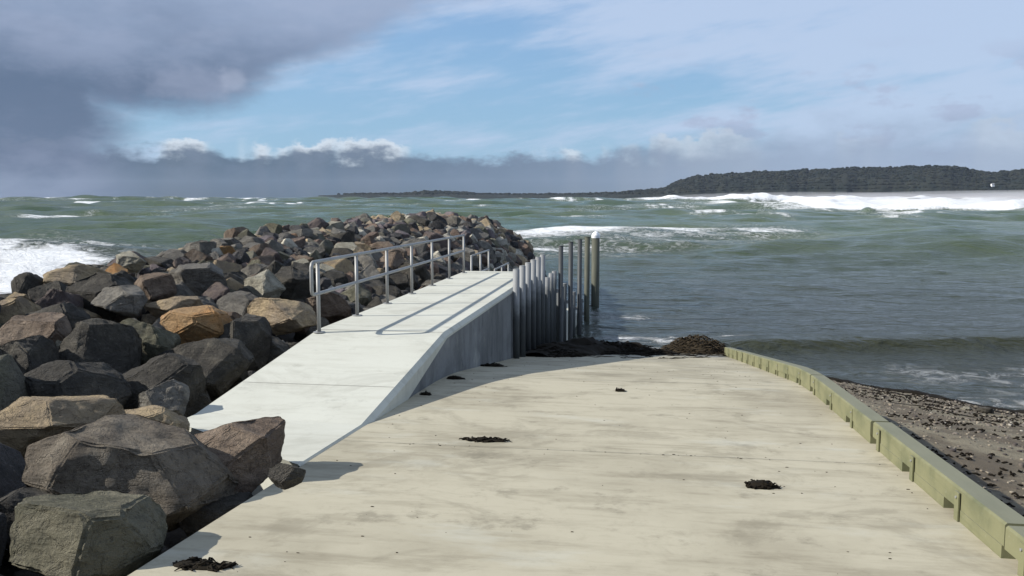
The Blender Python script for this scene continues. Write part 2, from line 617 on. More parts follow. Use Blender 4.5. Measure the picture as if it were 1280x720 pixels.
top = [(y, z) for y, z in prof]
th = 0.06
row_prev = None
for y, z in top:                                     # deck slab with a chamfered right arris
    c_ = 0.05
    yl = 7.55 if row_prev is None else (7.9 if y == 7.80 else y)      # the near end is cut on the skew, against the boulders
    zl = zdeck(yl)
    row = [bm.verts.new(q) for q in ((XL, yl, zl - th - 0.5 * (y < 8)), (XL, yl, zl), (XRW - c_, y, z), (XRW, y, z - c_), (XRW, y, z - th - 0.02 - 0.3 * (y < 8)))]
    if row_prev:
        for i in range(4): bm.faces.new((row_prev[i], row_prev[i + 1], row[i + 1], row[i]))
        bm.faces.new((row_prev[4], row_prev[0], row[0], row[4]))
    else: bm.faces.new(row[::-1])
    row_prev = row
bm.faces.new(row_prev)
jobj('deck', bm, M_DECK)
# side walls / body below the deck
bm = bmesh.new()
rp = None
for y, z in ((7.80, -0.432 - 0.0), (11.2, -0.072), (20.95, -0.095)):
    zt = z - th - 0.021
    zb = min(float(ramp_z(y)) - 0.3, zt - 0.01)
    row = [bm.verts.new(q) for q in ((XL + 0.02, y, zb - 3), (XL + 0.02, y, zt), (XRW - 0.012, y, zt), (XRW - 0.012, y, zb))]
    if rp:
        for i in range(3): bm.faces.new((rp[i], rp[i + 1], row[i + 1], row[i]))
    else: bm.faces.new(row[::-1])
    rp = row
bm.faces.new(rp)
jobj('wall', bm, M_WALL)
for y0, y1, z in LAND:
    bm = bmesh.new()
    add_box(bm, XL, XRW, y0 + 0.004, y1, -5.5, z)
    jobj('landing', bm, M_DECK, bevel=0.02)
    # steps down to this landing
for i, (y0, y1, z) in enumerate(LAND):
    zp = -0.095 if i == 0 else LAND[i - 1][2]
    bm = bmesh.new()
    for k in range(3):
        add_box(bm, XL + 0.05, XRW - 0.05, y0 + 0.005, y0 + 0.30 * (3 - k), z + 0.002 + k * (zp - z) / 4, z + (k + 1) * (zp - z) / 4)
    jobj('step', bm, M_DECK)
# deck grooves and joints: shallow recess read as dark filler lines, 4 mm proud sheets
m, b = new_mat('deck_joint', 0.9)
b.inputs['Base Color'].default_value = (0.33, 0.32, 0.28, 1)
for y, wd in ((11.17, 0.012), (8.9, 0.008), (14.5, 0.01), (17.8, 0.01)):
    for xa, xb in ((XL + 0.01, XRW - 0.055),):
        bm = bmesh.new()
        vs = [bm.verts.new(q) for q in ((xa, y, zdeck(y) + 0.004), (xb, y, zdeck(y) + 0.004), (xb, y + wd, zdeck(y + wd) + 0.004), (xa, y + wd, zdeck(y + wd) + 0.004))]
        bm.faces.new(vs)
        jobj('joint', bm, m)

# ---------------------------------------------------------------- handrails
def handrail(name, y0, n, step, ztop, zmid, zbase, label, loop, r=0.024):
    root = empty(name, (-4.28, y0, zbase(y0)))
    tag(root, label, 'handrail')
    L = Vector((-4.28, y0, zbase(y0)))
    posts = [y0 + i * step for i in range(n)]
    for y in posts:
        bm = bmesh.new()
        zb = zbase(y)
        tube(bm, [(0, y - y0, zb - L.z), (0, y - y0, ztop(y) - L.z - 0.01)], r * 1.05, 14)
        p_ = bm_obj('post', bm, M_GALV, root, smooth=False)
        p_.data.shade_smooth()
        bm = bmesh.new()
        tube(bm, [(0, y - y0, zb - L.z + 0.001), (0, y - y0, zb - L.z + 0.014)], 0.075, 16)
        bm_obj('foot_plate', bm, M_GALV, p_)
    y1 = posts[-1]
    bm = bmesh.new()
    pts = [(0, y1 - y0 + 0.02, ztop(y1) - L.z)]
    for k in range(1, n): pts.append((0, posts[n - 1 - k] - y0, ztop(posts[n - 1 - k]) - L.z))
    if loop:
        zt = ztop(y0) - L.z
        zm = zmid(y0) - L.z
        rad = (zt - zm) / 2
        pts += [(0, -0.16, zt), (0, -0.20, zt - 0.015), (0, -0.225, zt - 0.06), (0, -0.225, zm + 0.06), (0, -0.20, zm + 0.015), (0, -0.16, zm)]
        for y in posts: pts.append((0, y - y0, zmid(y) - L.z))
        tube(bm, pts, r, 12)
        o = bm_obj('rail', bm, M_GALV, root)
        o.data.shade_smooth()
    else:
        tube(bm, pts, r, 12)
        o = bm_obj('top_rail', bm, M_GALV, root)
        o.data.shade_smooth()
        bm = bmesh.new()
        tube(bm, [(0, y - y0, zmid(y) - L.z) for y in posts], r, 12)
        o = bm_obj('mid_rail', bm, M_GALV, root)
        o.data.shade_smooth()
    return root


handrail('handrail', 11.02, 7, 1.555, lambda y: 0.855 - 0.006 * (y - 11), lambda y: 0.43, zdeck, 'long galvanised two rail handrail along the left edge of the level deck', True)
handrail('handrail', 21.25, 3, 1.2, lambda y: 0.25, lambda y: -0.25, lambda y: -0.75, 'short three post handrail one step down, behind the end of the long handrail', False)
handrail('handrail', 24.6, 3, 1.25, lambda y: -0.36, lambda y: -0.90, lambda y: -1.42, 'lowest and farthest short handrail, showing just over the end of the deck', False)

# ---------------------------------------------------------------- fender posts
proto = None
FEND = [(y, 0.29) for y in (16.9, 17.76, 18.62, 19.5, 20.38, 21.26)] + [(22.3, -0.36), (23.2, -0.33), (24.0, -0.34)] + \
       [(25.3, -0.98), (26.2, -0.98), (27.1, -0.98)] + [(29.6, -1.62), (30.6, -1.62)] + [(33.0, -2.25), (34.0, -2.25)] + [(36.6, -2.85), (37.6, -2.85)]
ords = ['first', 'second', 'third', 'fourth', 'fifth', 'sixth']
flab = ['pale grey round fender post at the deck edge, %s of six, counted from the camera' % q for q in ords] + \
       ['pale grey fender post on the first lower landing, %s of three' % q for q in ('nearest', 'middle', 'farthest')] + \
       ['pale grey fender post on the second lower landing, %s of three' % q for q in ('nearest', 'middle', 'farthest')] + \
       ['low grey fender post on the third lower landing, %s of two' % q for q in ('nearer', 'farther')] + \
       ['low grey fender post just above the water, %s of the fourth landing pair' % q for q in ('nearer', 'farther')] + \
       ['outermost low fender post pair at the waterline, %s one' % q for q in ('nearer', 'farther')]
for i, (y, zt) in enumerate(FEND):
    zb = max(float(ramp_z(y)) - 0.05, -4.6)
    bm = bmesh.new()
    wx, wy = 0.075, 0.105
    cx = XRW + 0.085
    tube(bm, [(0, 0, 0), (0, 0, zt - zb)], 0.066, 20)
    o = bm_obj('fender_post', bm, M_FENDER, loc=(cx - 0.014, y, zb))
    o.data.polygons.foreach_set('use_smooth', [len(q.vertices) == 4 for q in o.data.polygons])
    bm = bmesh.new()
    tube(bm, [(0, 0, zt - zb + 0.001), (0, 0, zt - zb + 0.012)], 0.06, 20)
    bm_obj('end_cap', bm, M_GALV, o)
    tag(o, flab[i], 'fender post', 'fender posts along the jetty wall')

# ---------------------------------------------------------------- tall mooring posts
tall = [(24.06, 0.36, 0.065, M_POST, 'dark slim mooring post, first tall one past the fender posts'),
        (27.15, 0.31, 0.072, M_POST, 'dark slim mooring post, second of the tall row'),
        (30.75, 0.22, 0.078, M_POST, 'dark slim mooring post, third of the tall row'),
        (34.2, 0.15, 0.105, M_PILE, 'weathered olive pile just left of the white capped pile'),
        (38.6, 0.13, 0.175, M_PILE, 'thickest and outermost pile, with a white conical cap')]
for i, (y, zt, r, mt, lb) in enumerate(tall):
    x = XRW + 0.17 + r + 0.01
    zb = -5.4
    bm = bmesh.new()
    tube(bm, [(0, 0, 0), (0, 0, zt - zb - (0.02 if i < 4 else 0.22))], r, 20)
    o = bm_obj('mooring_pile', bm, mt, loc=(x, y, zb))
    o.data.shade_smooth()
    o.data.polygons.foreach_set('use_smooth', [len(q.vertices) == 4 for q in o.data.polygons])
    bm = bmesh.new()
    if i == 4:
        tube(bm, [(0, 0, zt - zb - 0.22), (0, 0, zt - zb - 0.10), (0, 0, zt - zb), (0, 0, zt - zb + 0.07)], [r * 1.06, r * 1.06, r * 0.75, r * 0.15], 20)
    else:
        tube(bm, [(0, 0, zt - zb - 0.018), (0, 0, zt - zb + 0.006)], r * 1.03, 20)
    bm_obj('cap', bm, M_CAP if i == 4 else mt, o)
    # collar bracket fixing it to the landing
    bm = bmesh.new()
    zl = [-0.75, -1.42, -2.08, -2.70, -2.95][i]
    add_box(bm, -r - 0.17, -r + 0.01, -0.05, 0.05, zl - zb - 0.18, zl - zb - 0.08)
    bm_obj('bracket', bm, M_GALV, o)
    tag(o, lb, 'mooring pile', 'tall mooring piles at the jetty end')

# ---------------------------------------------------------------- kerb of beams on blocks
KX0, KX1 = 1.955, 2.115
BL = 2.84
starts = [-0.86 + 0.0 + i * (BL + 0.022) for i in range(0, 9)]
# joints fall at about y = 4.87
starts = [5.02 - 2 * (BL + 0.045) + i * (BL + 0.045) for i in range(0, 9)]
knames = ['kerb beam behind the viewer, outside the picture', 'nearest visible kerb beam, cut by the right border of the photo', 'long kerb beam starting at the dark open joint near the right border',
          'kerb beam with a pale strap, second after the open joint', 'kerb beam where the ramp edge begins to bend down', 'kerb beam just past the bend of the ramp edge',
          'kerb beam halfway down the steeper part of the ramp', 'last but one kerb beam above the water', 'last kerb beam, ending at the seaweed mound by the water']
for i, y0 in enumerate(starts):
    y1 = y0 + BL
    if i < 1: continue
    if i == 8: continue
    ym = (y0 + y1) / 2
    root = empty('kerb_beam', ((KX0 + KX1) / 2, y0, float(ramp_z(y0))))
    tag(root, 'yellow green timber ' + knames[i], 'kerb', 'yellow green kerb beams')
    O = Vector(root.location)
    zf = lambda y: float(ramp_z(y))
    bm = bmesh.new()
    segs = np.linspace(y0, y1, 9)
    rp = None
    rr = random.Random(i)
    jx = rr.uniform(-0.008, 0.008)
    for y in segs:
        z = zf(y)
        q = [(KX0 + jx, z + 0.075), (KX0 + jx, z + 0.196), (KX0 + 0.012 + jx, z + 0.208), (KX1 - 0.012 + jx, z + 0.208), (KX1 + jx, z + 0.196), (KX1 + jx, z + 0.075)]
        row = [bm.verts.new((a_ - O.x, y - O.y, c_ - O.z)) for a_, c_ in q]
        if rp:
            for k in range(6): bm.faces.new((rp[k], rp[(k + 1) % 6], row[(k + 1) % 6], row[k]))
        else: bm.faces.new(row[::-1])
        rp = row
    bm.faces.new(rp)
    bm_obj('beam', bm, M_KERB, root)
    for k in range(3):                               # long blocks between the drain gaps
        a_ = y0 + 0.02 + k * 0.955
        b_ = a_ + 0.72
        bm = bmesh.new()
        add_box(bm, KX0 + 0.004 - O.x, KX1 - 0.004 - O.x, a_ - O.y, min(b_, y1) - O.y, zf(a_) - 0.03 - O.z, zf(a_) + 0.0745 - O.z, zf(b_) - 0.03 - O.z, zf(b_) + 0.0745 - O.z)
        bm_obj('block', bm, M_KERB, root)
        # bolted face plate of each block, standing proud
        bm = bmesh.new()
        pa, pb = b_ - 0.07, b_
        add_box(bm, KX0 - 0.010 - O.x, KX0 - 0.001 - O.x, pa - O.y, pb - O.y, zf(pa) + 0.001 - O.z, zf(pa) + 0.185 - O.z, zf(pb) + 0.001 - O.z, zf(pb) + 0.185 - O.z)
        pl_ = bm_obj('plate', bm, M_KERB, root)
        if i < 5:
            bm = bmesh.new()
            zc_ = (zf(pa) + zf(pb)) / 2 + 0.15 - O.z
            tube(bm, [(KX0 - 0.009 - O.x, (pa + pb) / 2 - O.y, zc_), (KX0 - 0.018 - O.x, (pa + pb) / 2 - O.y, zc_)], 0.009, 8)
            bm_obj('bolt', bm, M_GALV, pl_)

# ---------------------------------------------------------------- boulders
def ico(n):
    bm = bmesh.new()
    bmesh.ops.create_icosphere(bm, subdivisions=n, radius=1)
    vs = np.array([q.co[:] for q in bm.verts])
    fs = [[q.index for q in f.verts] for f in bm.faces]
    bm.free()
    return vs / np.linalg.norm(vs, axis=1)[:, None], np.array(fs)


ICO = {n: ico(n) for n in (2, 3, 4, 5)}


def rock_geo(seed, n):
    """a broken quarry block: a cube split by random planes, arrises knocked off, faces roughened. n = detail 0..2"""
    rs = np.random.RandomState(seed)
    bm = bmesh.new()
    bmesh.ops.create_cube(bm, size=2.2)
    bmesh.ops.rotate(bm, verts=bm.verts, cent=(0, 0, 0), matrix=Euler(tuple(rs.uniform(-3, 3, 3))).to_matrix())
    k = rs.randint(13, 20)
    nr = []
    for _ in range(200):
        if len(nr) >= k: break
        q = rs.normal(size=3)
        q /= np.linalg.norm(q)
        if all(q @ o_ < 0.84 for o_ in nr): nr.append(q)
    for q in nr:
        ext = max(Vector(q).dot(v_.co) for v_ in bm.verts)
        d = min(ext * 0.97, rs.uniform(0.66, 1.08))
        g_ = bm.verts[:] + bm.edges[:] + bm.faces[:]
        res = bmesh.ops.bisect_plane(bm, geom=g_, plane_co=Vector(q) * d, plane_no=Vector(q), clear_outer=True)
        ed = [e_ for e_ in res['geom_cut'] if isinstance(e_, bmesh.types.BMEdge)]
        if ed: bmesh.ops.holes_fill(bm, edges=ed, sides=0)
    bmesh.ops.remove_doubles(bm, verts=bm.verts, dist=0.02)
    bmesh.ops.bevel(bm, geom=bm.edges[:], offset=rs.uniform(0.025, 0.06), segments=1 if n == 0 else 2, affect='EDGES', clamp_overlap=True)
    bmesh.ops.triangulate(bm, faces=bm.faces)
    lim = (0.75, 0.24, 0.085)[n]
    for _ in range(6):
        le = [e_ for e_ in bm.edges if e_.calc_length() > lim]
        if not le: break
        bmesh.ops.subdivide_edges(bm, edges=le, cuts=1)
        bmesh.ops.triangulate(bm, faces=[f__ for f__ in bm.faces if len(f__.verts) > 3])
    bmesh.ops.recalc_face_normals(bm, faces=bm.faces)
    bm.normal_update()
    off = Vector(rs.uniform(-50, 50, 3))
    mv = []
    for v_ in bm.verts:
        q = v_.co
        f1 = noise.fractal(q * 1.5 + off, 0.8, 2.1, 3)
        f3 = noise.ridged_multi_fractal(q * 2.4 + off, 0.9, 2.0, 4, 0.9, 2.0) if n else 0
        f2 = noise.fractal(q * 7 + off, 0.9, 2.1, 3) if n == 2 else 0
        mv.append(q + v_.normal * (0.05 * f1 - 0.028 * f3 + 0.012 * f2))
    vs = np.array([q[:] for q in mv])
    idx_ = {v_: i_ for i_, v_ in enumerate(bm.verts)}
    fs = np.array([[idx_[q] for q in f__.verts] for f__ in bm.faces])
    bm.free()
    vs -= (vs.max(axis=0) + vs.min(axis=0)) / 2
    return vs / np.abs(vs).max(axis=0), fs


BANK = {}


def bank(n, k):
    if (n, k) not in BANK: BANK[(n, k)] = rock_geo(100 + k, n)
    return BANK[(n, k)]


def rock_mesh(geo, scale=1.0, name='boulder'):
    me = bpy.data.meshes.new(name)
    me.from_pydata((geo[0] * np.array(scale)).tolist(), [], geo[1].tolist())
    me.shade_smooth()
    return me


def set_sharp(me, ang=R(28)):
    try: me.set_sharp_from_angle(angle=ang)
    except Exception: pass


def unproj_mound(px, py, lift):
    d = FW * F + RT * (px - 640) - UP * (py - 360)
    t = 2.0 / np.linalg.norm(d)
    o_ = np.array([0, 0, CAM_H])
    dn = d / np.linalg.norm(d)
    s = 2.0
    while s < 70:
        q = o_ + dn * s
        if q[2] < mound_z(q[0], q[1]) + lift: return q, s
        s += 0.03
    return None, None


# (px, py, width px, height px, colour, label, seed, lift)
HERO = [
    (155, 608, 205, 128, 'umber', 'largest foreground boulder, grey brown with a blunt left point, above the bottom left corner', 3, 0.25),
    (258, 588, 156, 84, 'brown', 'brown boulder with a sloping top touching the near left edge of the ramp', 7, 0.25),
    (45, 548, 150, 80, 'tan', 'tan and pinkish boulder with a purple top at the left border', 11, 0.25),
    (88, 692, 160, 92, 'olive', 'rounded yellowish grey boulder in the bottom left corner', 14, 0.22),
    (14, 652, 100, 60, 'dark', 'dark slab with one bright upper edge at the left border', 16, 0.15),
    (178, 536, 92, 44, 'tan', 'small pointed tan boulder behind the largest foreground boulder', 19, 0.2),
    (356, 599, 42, 30, 'dark', 'small black stone at the ramp edge beside the brown sloping boulder', 23, -0.10),
    (268, 650, 80, 46, 'dark', 'dark stone wedged low between the largest foreground boulder and the ramp', 24, 0.02),
    (76, 496, 128, 70, 'dark', 'dark boulder with a light ridge above the tan and pinkish boulder', 27, 0.25),
    (41, 427, 82, 56, 'brown', 'rounded brownish boulder near the left border, upslope', 31, 0.3),
    (110, 447, 88, 80, 'dark', 'big smooth dark boulder leaning on a pale stone', 33, 0.3),
    (72, 443, 44, 40, 'pale', 'pale lichen yellow stone between two dark boulders', 36, 0.2),
    (170, 432, 82, 62, 'olive', 'mossy olive grey boulder left of the orange boulder', 38, 0.3),
    (241, 413, 86, 50, 'orange', 'bright orange boulder in the middle of the rock slope', 41, 0.35),
    (213, 385, 62, 25, 'tan', 'flat tan slab just behind the bright orange boulder', 44, 0.32),
    (248, 466, 110, 72, 'dark', 'large dark olive boulder in front of the bright orange boulder', 46, 0.25),
    (188, 492, 110, 76, 'dark', 'dark grey boulder below the mossy olive grey boulder', 48, 0.2),
    (200, 508, 54, 50, 'grey', 'speckled grey stone above the small pointed tan boulder', 50, 0.3),
    (300, 436, 66, 70, 'dark', 'tall dark boulder right of the large dark olive boulder', 52, 0.2),
    (350, 398, 86, 42, 'tan', 'tan topped slab left of the foot of the first handrail post', 55, 0.25),
    (328, 364, 50, 46, 'pale', 'blocky pale grey boulder behind the tan topped slab', 58, 0.3),
    (362, 360, 62, 48, 'dark', 'blue black boulder just left of the first handrail post', 61, 0.3),
    (244, 352, 66, 40, 'grey', 'flat faced grey boulder upslope of the flat tan slab', 63, 0.35),
    (60, 336, 52, 36, 'grey', 'grey boulder standing on the skyline against the white surf', 66, 0.35),
    (98, 352, 74, 36, 'tan', 'tan ridge backed boulder just below the surf skyline', 68, 0.3),
    (163, 328, 40, 24, 'pale', 'small pale yellow boulder on the skyline right of the surf', 71, 0.35),
    (14, 352, 56, 36, 'dark', 'black boulder on the skyline at the left border', 73, 0.3),
    (22, 462, 66, 64, 'dark', 'blackish boulder under the rounded brownish boulder at the left border', 75, 0.2),
    (145, 380, 60, 36, 'grey', 'greenish grey boulder halfway between the skyline and the mossy boulder', 78, 0.3),
    (335, 444, 70, 44, 'dark', 'dark stone against the deck edge below the tan topped slab', 80, 0.05),
    (230, 508, 58, 48, 'dark', 'dark stone at the left edge of the sloping walkway', 82, 0.05),
    (190, 360, 50, 34, 'brown', 'brown boulder with an orange streak above the flat tan slab', 84, 0.3),
    (410, 385, 50, 40, 'brown', 'dark brown boulder seen between the first two handrail posts', 86, 0.2),
]
def edge_x(y): return -2.62 if y < 6.1 else (-4.40 if y > 7.6 else -2.62 - 1.78 * (y - 6.1) / 1.5)


placed = []                                          # (x, y, z, radius)
hero_recs = []


def make_boulder(center, ext, rot, col, seed, n, name='boulder'):
    me = rock_mesh(rock_geo(seed, n), ext, name)
    set_sharp(me)
    me.materials.append(ROCK[col])
    o = bpy.data.objects.new(name, me)
    COL.objects.link(o)
    o.location = center
    o.rotation_euler = rot
    return o


for px, py, wpx, hpx, colr, lab, seed, lift in HERO:
    q, s = unproj_mound(px, py, lift)
    if q is None: continue
    sw = wpx / 2 * s / F * 1.04
    sh = hpx / 2 * s / F * 1.08
    rg = random.Random(seed)
    ext = (sw, (sw + sh) * 0.52, sh)
    cen = q + np.array([FH[0], FH[1], 0]) * ext[1] * 0.4
    o_ = np.array([0, 0, CAM_H])
    for _ in range(60):                               # nearer and smaller until it clears the ramp and the walkway
        over = cen[0] + ext[0] * 0.86 - edge_x(cen[1] + ext[1] * 0.1)
        if over < 0: break
        if s < 3.9:
            cen = cen - np.array([over, 0, 0])
            break
        cen = o_ + (cen - o_) * 0.985
        ext = tuple(q_ * 0.985 for q_ in ext)
        s *= 0.985
    sw, sh = ext[0], ext[2]
    cx, cy, cz = cen
    o = make_boulder((cx, cy, cz), ext, (rg.uniform(-.12, .12), rg.uniform(-.18, .18), PSI + rg.uniform(-.25, .25)), colr, seed, 2)
    tag(o, lab, 'boulder', 'breakwater boulders')
    placed.append((cx, cy, cz, sw * 0.9))
    hero_recs.append((px, py, lab, np.array((cx, cy, cz)), wpx, hpx))

P3 = [tuple(q) for q in placed]
grid = {}


def gkey(x, y): return (int(math.floor(x)), int(math.floor(y)))


def gadd(r):
    grid.setdefault(gkey(r[0], r[1]), []).append(r)


for r in placed: gadd(r)


def clash(x, y, rad, k):
    gx, gy = gkey(x, y)
    for i in range(gx - 2, gx + 3):
        for j in range(gy - 2, gy + 3):
            for q in grid.get((i, j), ()):
                if math.hypot(x - q[0], y - q[1]) < (rad + q[3]) * k: return True
    return False


rg = random.Random(5)
cand = []
NAMES = ['grey', 'dark', 'brown', 'purple', 'olive', 'tan', 'pale', 'orange']
WT = [26, 30, 18, 6, 12, 11, 8, 0.5]
for rad, tries, k in ((0.50, 3000, 0.80), (0.38, 11000, 0.76), (0.28, 34000, 0.72), (0.18, 60000, 0.72), (0.11, 16000, 0.72)):
    for _ in range(tries):
        y = rg.uniform(0.5, 52) if rad > 0.15 else rg.uniform(2.5, 11)
        x = rg.uniform(-17, -2.6)
        r_ = rad * rg.uniform(0.72, 1.32) * (1 - 0.37 * min(max((y - 6) / 10, 0), 1))
        if x + r_ * 0.95 > edge_x(y + r_ * 0.8): continue
        z = mound_z(x, y)
        if z < -4.6: continue
        if rad > 0.45 and y > 15 and rg.random() < 0.8: continue
        if clash(x, y, r_, k): continue
        rec = (x, y, z, r_)
        gadd(rec)
        cand.append(rec)


def to_px(x, y, z):
    v_ = np.array((x, y, z - CAM_H))
    d_ = v_ @ FW
    if d_ < 0.3: return None
    return 640 + F * (v_ @ RT) / d_, 360 - F * (v_ @ UP) / d_, d_


rows = []
for rec in cand:
    x, y, z, r_ = rec
    z2 = z + r_ * rg.uniform(-0.02, 0.32)
    if y < 22 and x > -6.0 and y > 6: z2 = min(z2, -0.28 + (-4.4 - x) * 0.5)
    q = to_px(x, y, z2 + r_ * 0.6)
    size = 0
    if q and q[1] > 380:
        hid = False
        for h in hero_recs:
            hp = to_px(*h[3])
            if q[2] < hp[2] + 0.1 and abs(hp[0] - q[0]) < h[4] * 0.5 + r_ / q[2] * F * 0.6 and abs(hp[1] - q[1]) < h[5] * 0.5 + r_ / q[2] * F * 0.5: hid = True
        if hid:
            z2 -= 0.22
            r_ *= 0.7
            q = to_px(x, y, z2 + r_ * 0.6)
    if q and -40 < q[0] < 1300 and q[1] < 740: size = r_ / q[2] * (0.25 if x < -11.2 else 1)
    col_ = rg.choices(NAMES, WT)[0]
    if y < 22 and x > -6.2: col_ = rg.choices(['dark', 'grey', 'brown', 'olive'], [5, 2, 1, 1])[0]
    if q and q[1] > 395 and col_ in ('pale', 'tan'): col_ = rg.choice(['dark', 'brown'])
    if y > 25 and rg.random() < 0.35: col_ = rg.choice(['tan', 'pale', 'brown', 'purple'])
    rows.append((size, x, y, z2, r_, col_, q))
rows.sort(key=lambda q: -q[0])
N_IND = 300 - len(hero_recs)
shared = {}
labels = {}
ind = []
for i, (size, x, y, z, r_, col_, q) in enumerate(rows[:N_IND]):
    if size <= 0: continue
    n = 2 if i < 70 else 1
    k = rg.randrange(22)
    if (n, k) not in shared:
        me = rock_mesh(bank(n, k))
        set_sharp(me)
        me.materials.append(ROCK['grey'])
        shared[(n, k)] = me
    o = bpy.data.objects.new('boulder', shared[(n, k)])
    COL.objects.link(o)
    o.material_slots[0].link = 'OBJECT'
    o.material_slots[0].material = ROCK[col_]
    s_ = r_ * 1.22
    o.scale = (s_ * rg.uniform(0.9, 1.25), s_ * rg.uniform(0.8, 1.1), s_ * rg.uniform(0.6, 0.95))
    o.rotation_euler = (rg.uniform(-.8, .8), rg.uniform(-.8, .8), rg.uniform(0, 6.28))
    o.location = (x, y, z)
    # nearest named boulder in the picture
    best = min(hero_recs, key=lambda h: math.hypot(h[0] - q[0], (h[1] - q[1]) * 1.5))
    ddx, ddy = q[0] - best[0], q[1] - best[1]
    side = ('right of' if ddx > 0 else 'left of') if abs(ddx) > abs(ddy) * 1.3 else ('above' if ddy < 0 else 'below')
    szn = 'big' if r_ > 0.44 else ('middling' if r_ > 0.3 else 'small')
    ref = best[2].split(',')[0]
    ref = ' '.join(ref.split()[:5])
    words = ref.split()
    stop = {'with', 'at', 'a', 'in', 'of', 'the', 'between', 'just', 'and', 'on', 'near', 'against', 'right', 'below', 'behind', 'touching', 'above', 'one', 'standing', 'left', 'under', 'seen', 'halfway', 'leaning', 'wedged', 'upslope', 'low', 'two'}
    while words and words[-1] in stop: words.pop()
    ref = ' '.join(words)
    if y > 24:
        place = ('on the far skyline' if x < -8.2 else 'low on the far slope' if x > -6.2 else 'high on the far slope')
        place += ', ' + ('nearer part' if y < 31 else 'middle part' if y < 38 else 'tip')
    elif x > -6.6 and y > 11 : place = 'behind the long handrail, ' + ('low against the deck' if x > -5.4 else 'farther upslope')
    else: place = '%s the %s' % (side, ref)
    cname = {'grey': 'grey', 'dark': 'near black', 'brown': 'brown', 'purple': 'purplish grey', 'olive': 'olive grey', 'tan': 'tan', 'pale': 'pale grey', 'orange': 'orange'}[col_]
    labels.setdefault((szn, cname, place), []).append((q[2], o))
NUM = ['nearest', 'second nearest', 'third nearest', 'fourth nearest', 'fifth nearest', 'sixth nearest', 'seventh nearest', 'eighth nearest', 'ninth nearest', 'tenth nearest', 'eleventh nearest', 'twelfth nearest', 'thirteenth nearest', 'fourteenth nearest', 'fifteenth nearest', 'sixteenth nearest']
for (szn, cname, place), lst in labels.items():
    lst.sort(key=lambda q: q[0])
    for i, (_, o) in enumerate(lst):
        if len(lst) == 1: lb = '%s %s boulder %s' % (szn, cname, place)
        elif i < len(NUM): lb = '%s %s %s boulder %s' % (NUM[i], szn, cname, place)
        else: lb = '%s %s boulder %s, not among the nearest' % (szn, cname, place)
        tag(o, lb, 'boulder', 'breakwater boulders')
# the remaining boulders form one mass
V, Fc, T = [], [], []
base = 0
for size, x, y, z, r_, col_, q in rows[N_IND:]:
    n = 1 if size > 0.009 else 0
    k = rg.randrange(22)
    vs, fk = bank(n, k)
    s_ = r_ * 1.22
    mt = np.array(Euler((rg.uniform(-1.2, 1.2), rg.uniform(-1.2, 1.2), rg.uniform(0, 6.28))).to_matrix())
    vs = (vs * np.array((s_ * rg.uniform(0.9, 1.25), s_ * rg.uniform(0.8, 1.1), s_ * rg.uniform(0.6, 0.95)))) @ mt.T + np.array((x, y, z))
    V.append(vs)
    Fc.append(fk + base)
    t = np.array(TINT[col_]) * rg.uniform(0.7, 1.25)
    T.append(np.tile(np.append(t, 1), (len(vs), 1)))
    base += len(vs)
V = np.concatenate(V)
Fc = np.concatenate(Fc)
T = np.concatenate(T)
me = bpy.data.meshes.new('boulder_mass')
me.from_pydata(V.tolist(), [], Fc.tolist())
me.shade_smooth()
set_sharp(me)
me.materials.append(M_ROCKMASS)
at = me.color_attributes.new('tint', 'FLOAT_COLOR', 'POINT')
at.data.foreach_set('color', T.ravel())
o = bpy.data.objects.new('boulder_mass', me)
COL.objects.link(o)
tag(o, 'mass of smaller and farther boulders covering the rest of the breakwater', 'boulders', kind='stuff')

# ---------------------------------------------------------------- shrubs on the crest
m, b = new_mat('shrub_leaf', 0.6, 0.3)
link(mix(obj_random(), (0.035, 0.08, 0.02), (0.05, 0.10, 0.03)), b.inputs['Base Color'])
M_LEAF = m
m, b = new_mat('twig', 0.8)
b.inputs['Base Color'].default_value = (0.08, 0.06, 0.04, 1)
M_TWIG = m


def shrub(x, y, z, rad, lab, seed):
    rs = random.Random(seed)
    root = empty('shrub', (x, y, z))
    tag(root, lab, 'shrub', 'shrubs on the breakwater crest')
    bm = bmesh.new()
    for _ in range(420):
        a_ = rs.uniform(0, 6.28)
        rr_ = rad * math.sqrt(rs.random())
        h = rs.uniform(0.05, 1) * rad * 0.8 * (1 - (rr_ / rad) ** 2 * 0.7)
        c_ = Vector((math.cos(a_) * rr_ * 1.3, math.sin(a_) * rr_, h))
        d_ = Vector((rs.uniform(-1, 1), rs.uniform(-1, 1), rs.uniform(-.3, 1))).normalized()
        e_ = d_.orthogonal().normalized() * 0.022
        L_ = rs.uniform(0.05, 0.11)
        bm.faces.new([bm.verts.new(q) for q in (c_ - d_ * L_ / 2, c_ + e_, c_ + d_ * L_ / 2, c_ - e_)])
    bm_obj('foliage', bm, M_LEAF, root)
    bm = bmesh.new()
    for _ in range(6):
        a_ = rs.uniform(0, 6.28)
        tube(bm, [(0, 0, -0.1), (math.cos(a_) * rad * 0.4, math.sin(a_) * rad * .4, rad * 0.4)], [0.012, 0.005], 5)
    bm_obj('stem', bm, M_TWIG, root)


shrub(-9.3, 32.0, 0.75, 0.42, 'low dark green shrub on the breakwater crest, left of the smaller one', 1)
shrub(-9.0, 34.6, 0.72, 0.32, 'small green shrub on the breakwater crest, right of the larger one', 2)


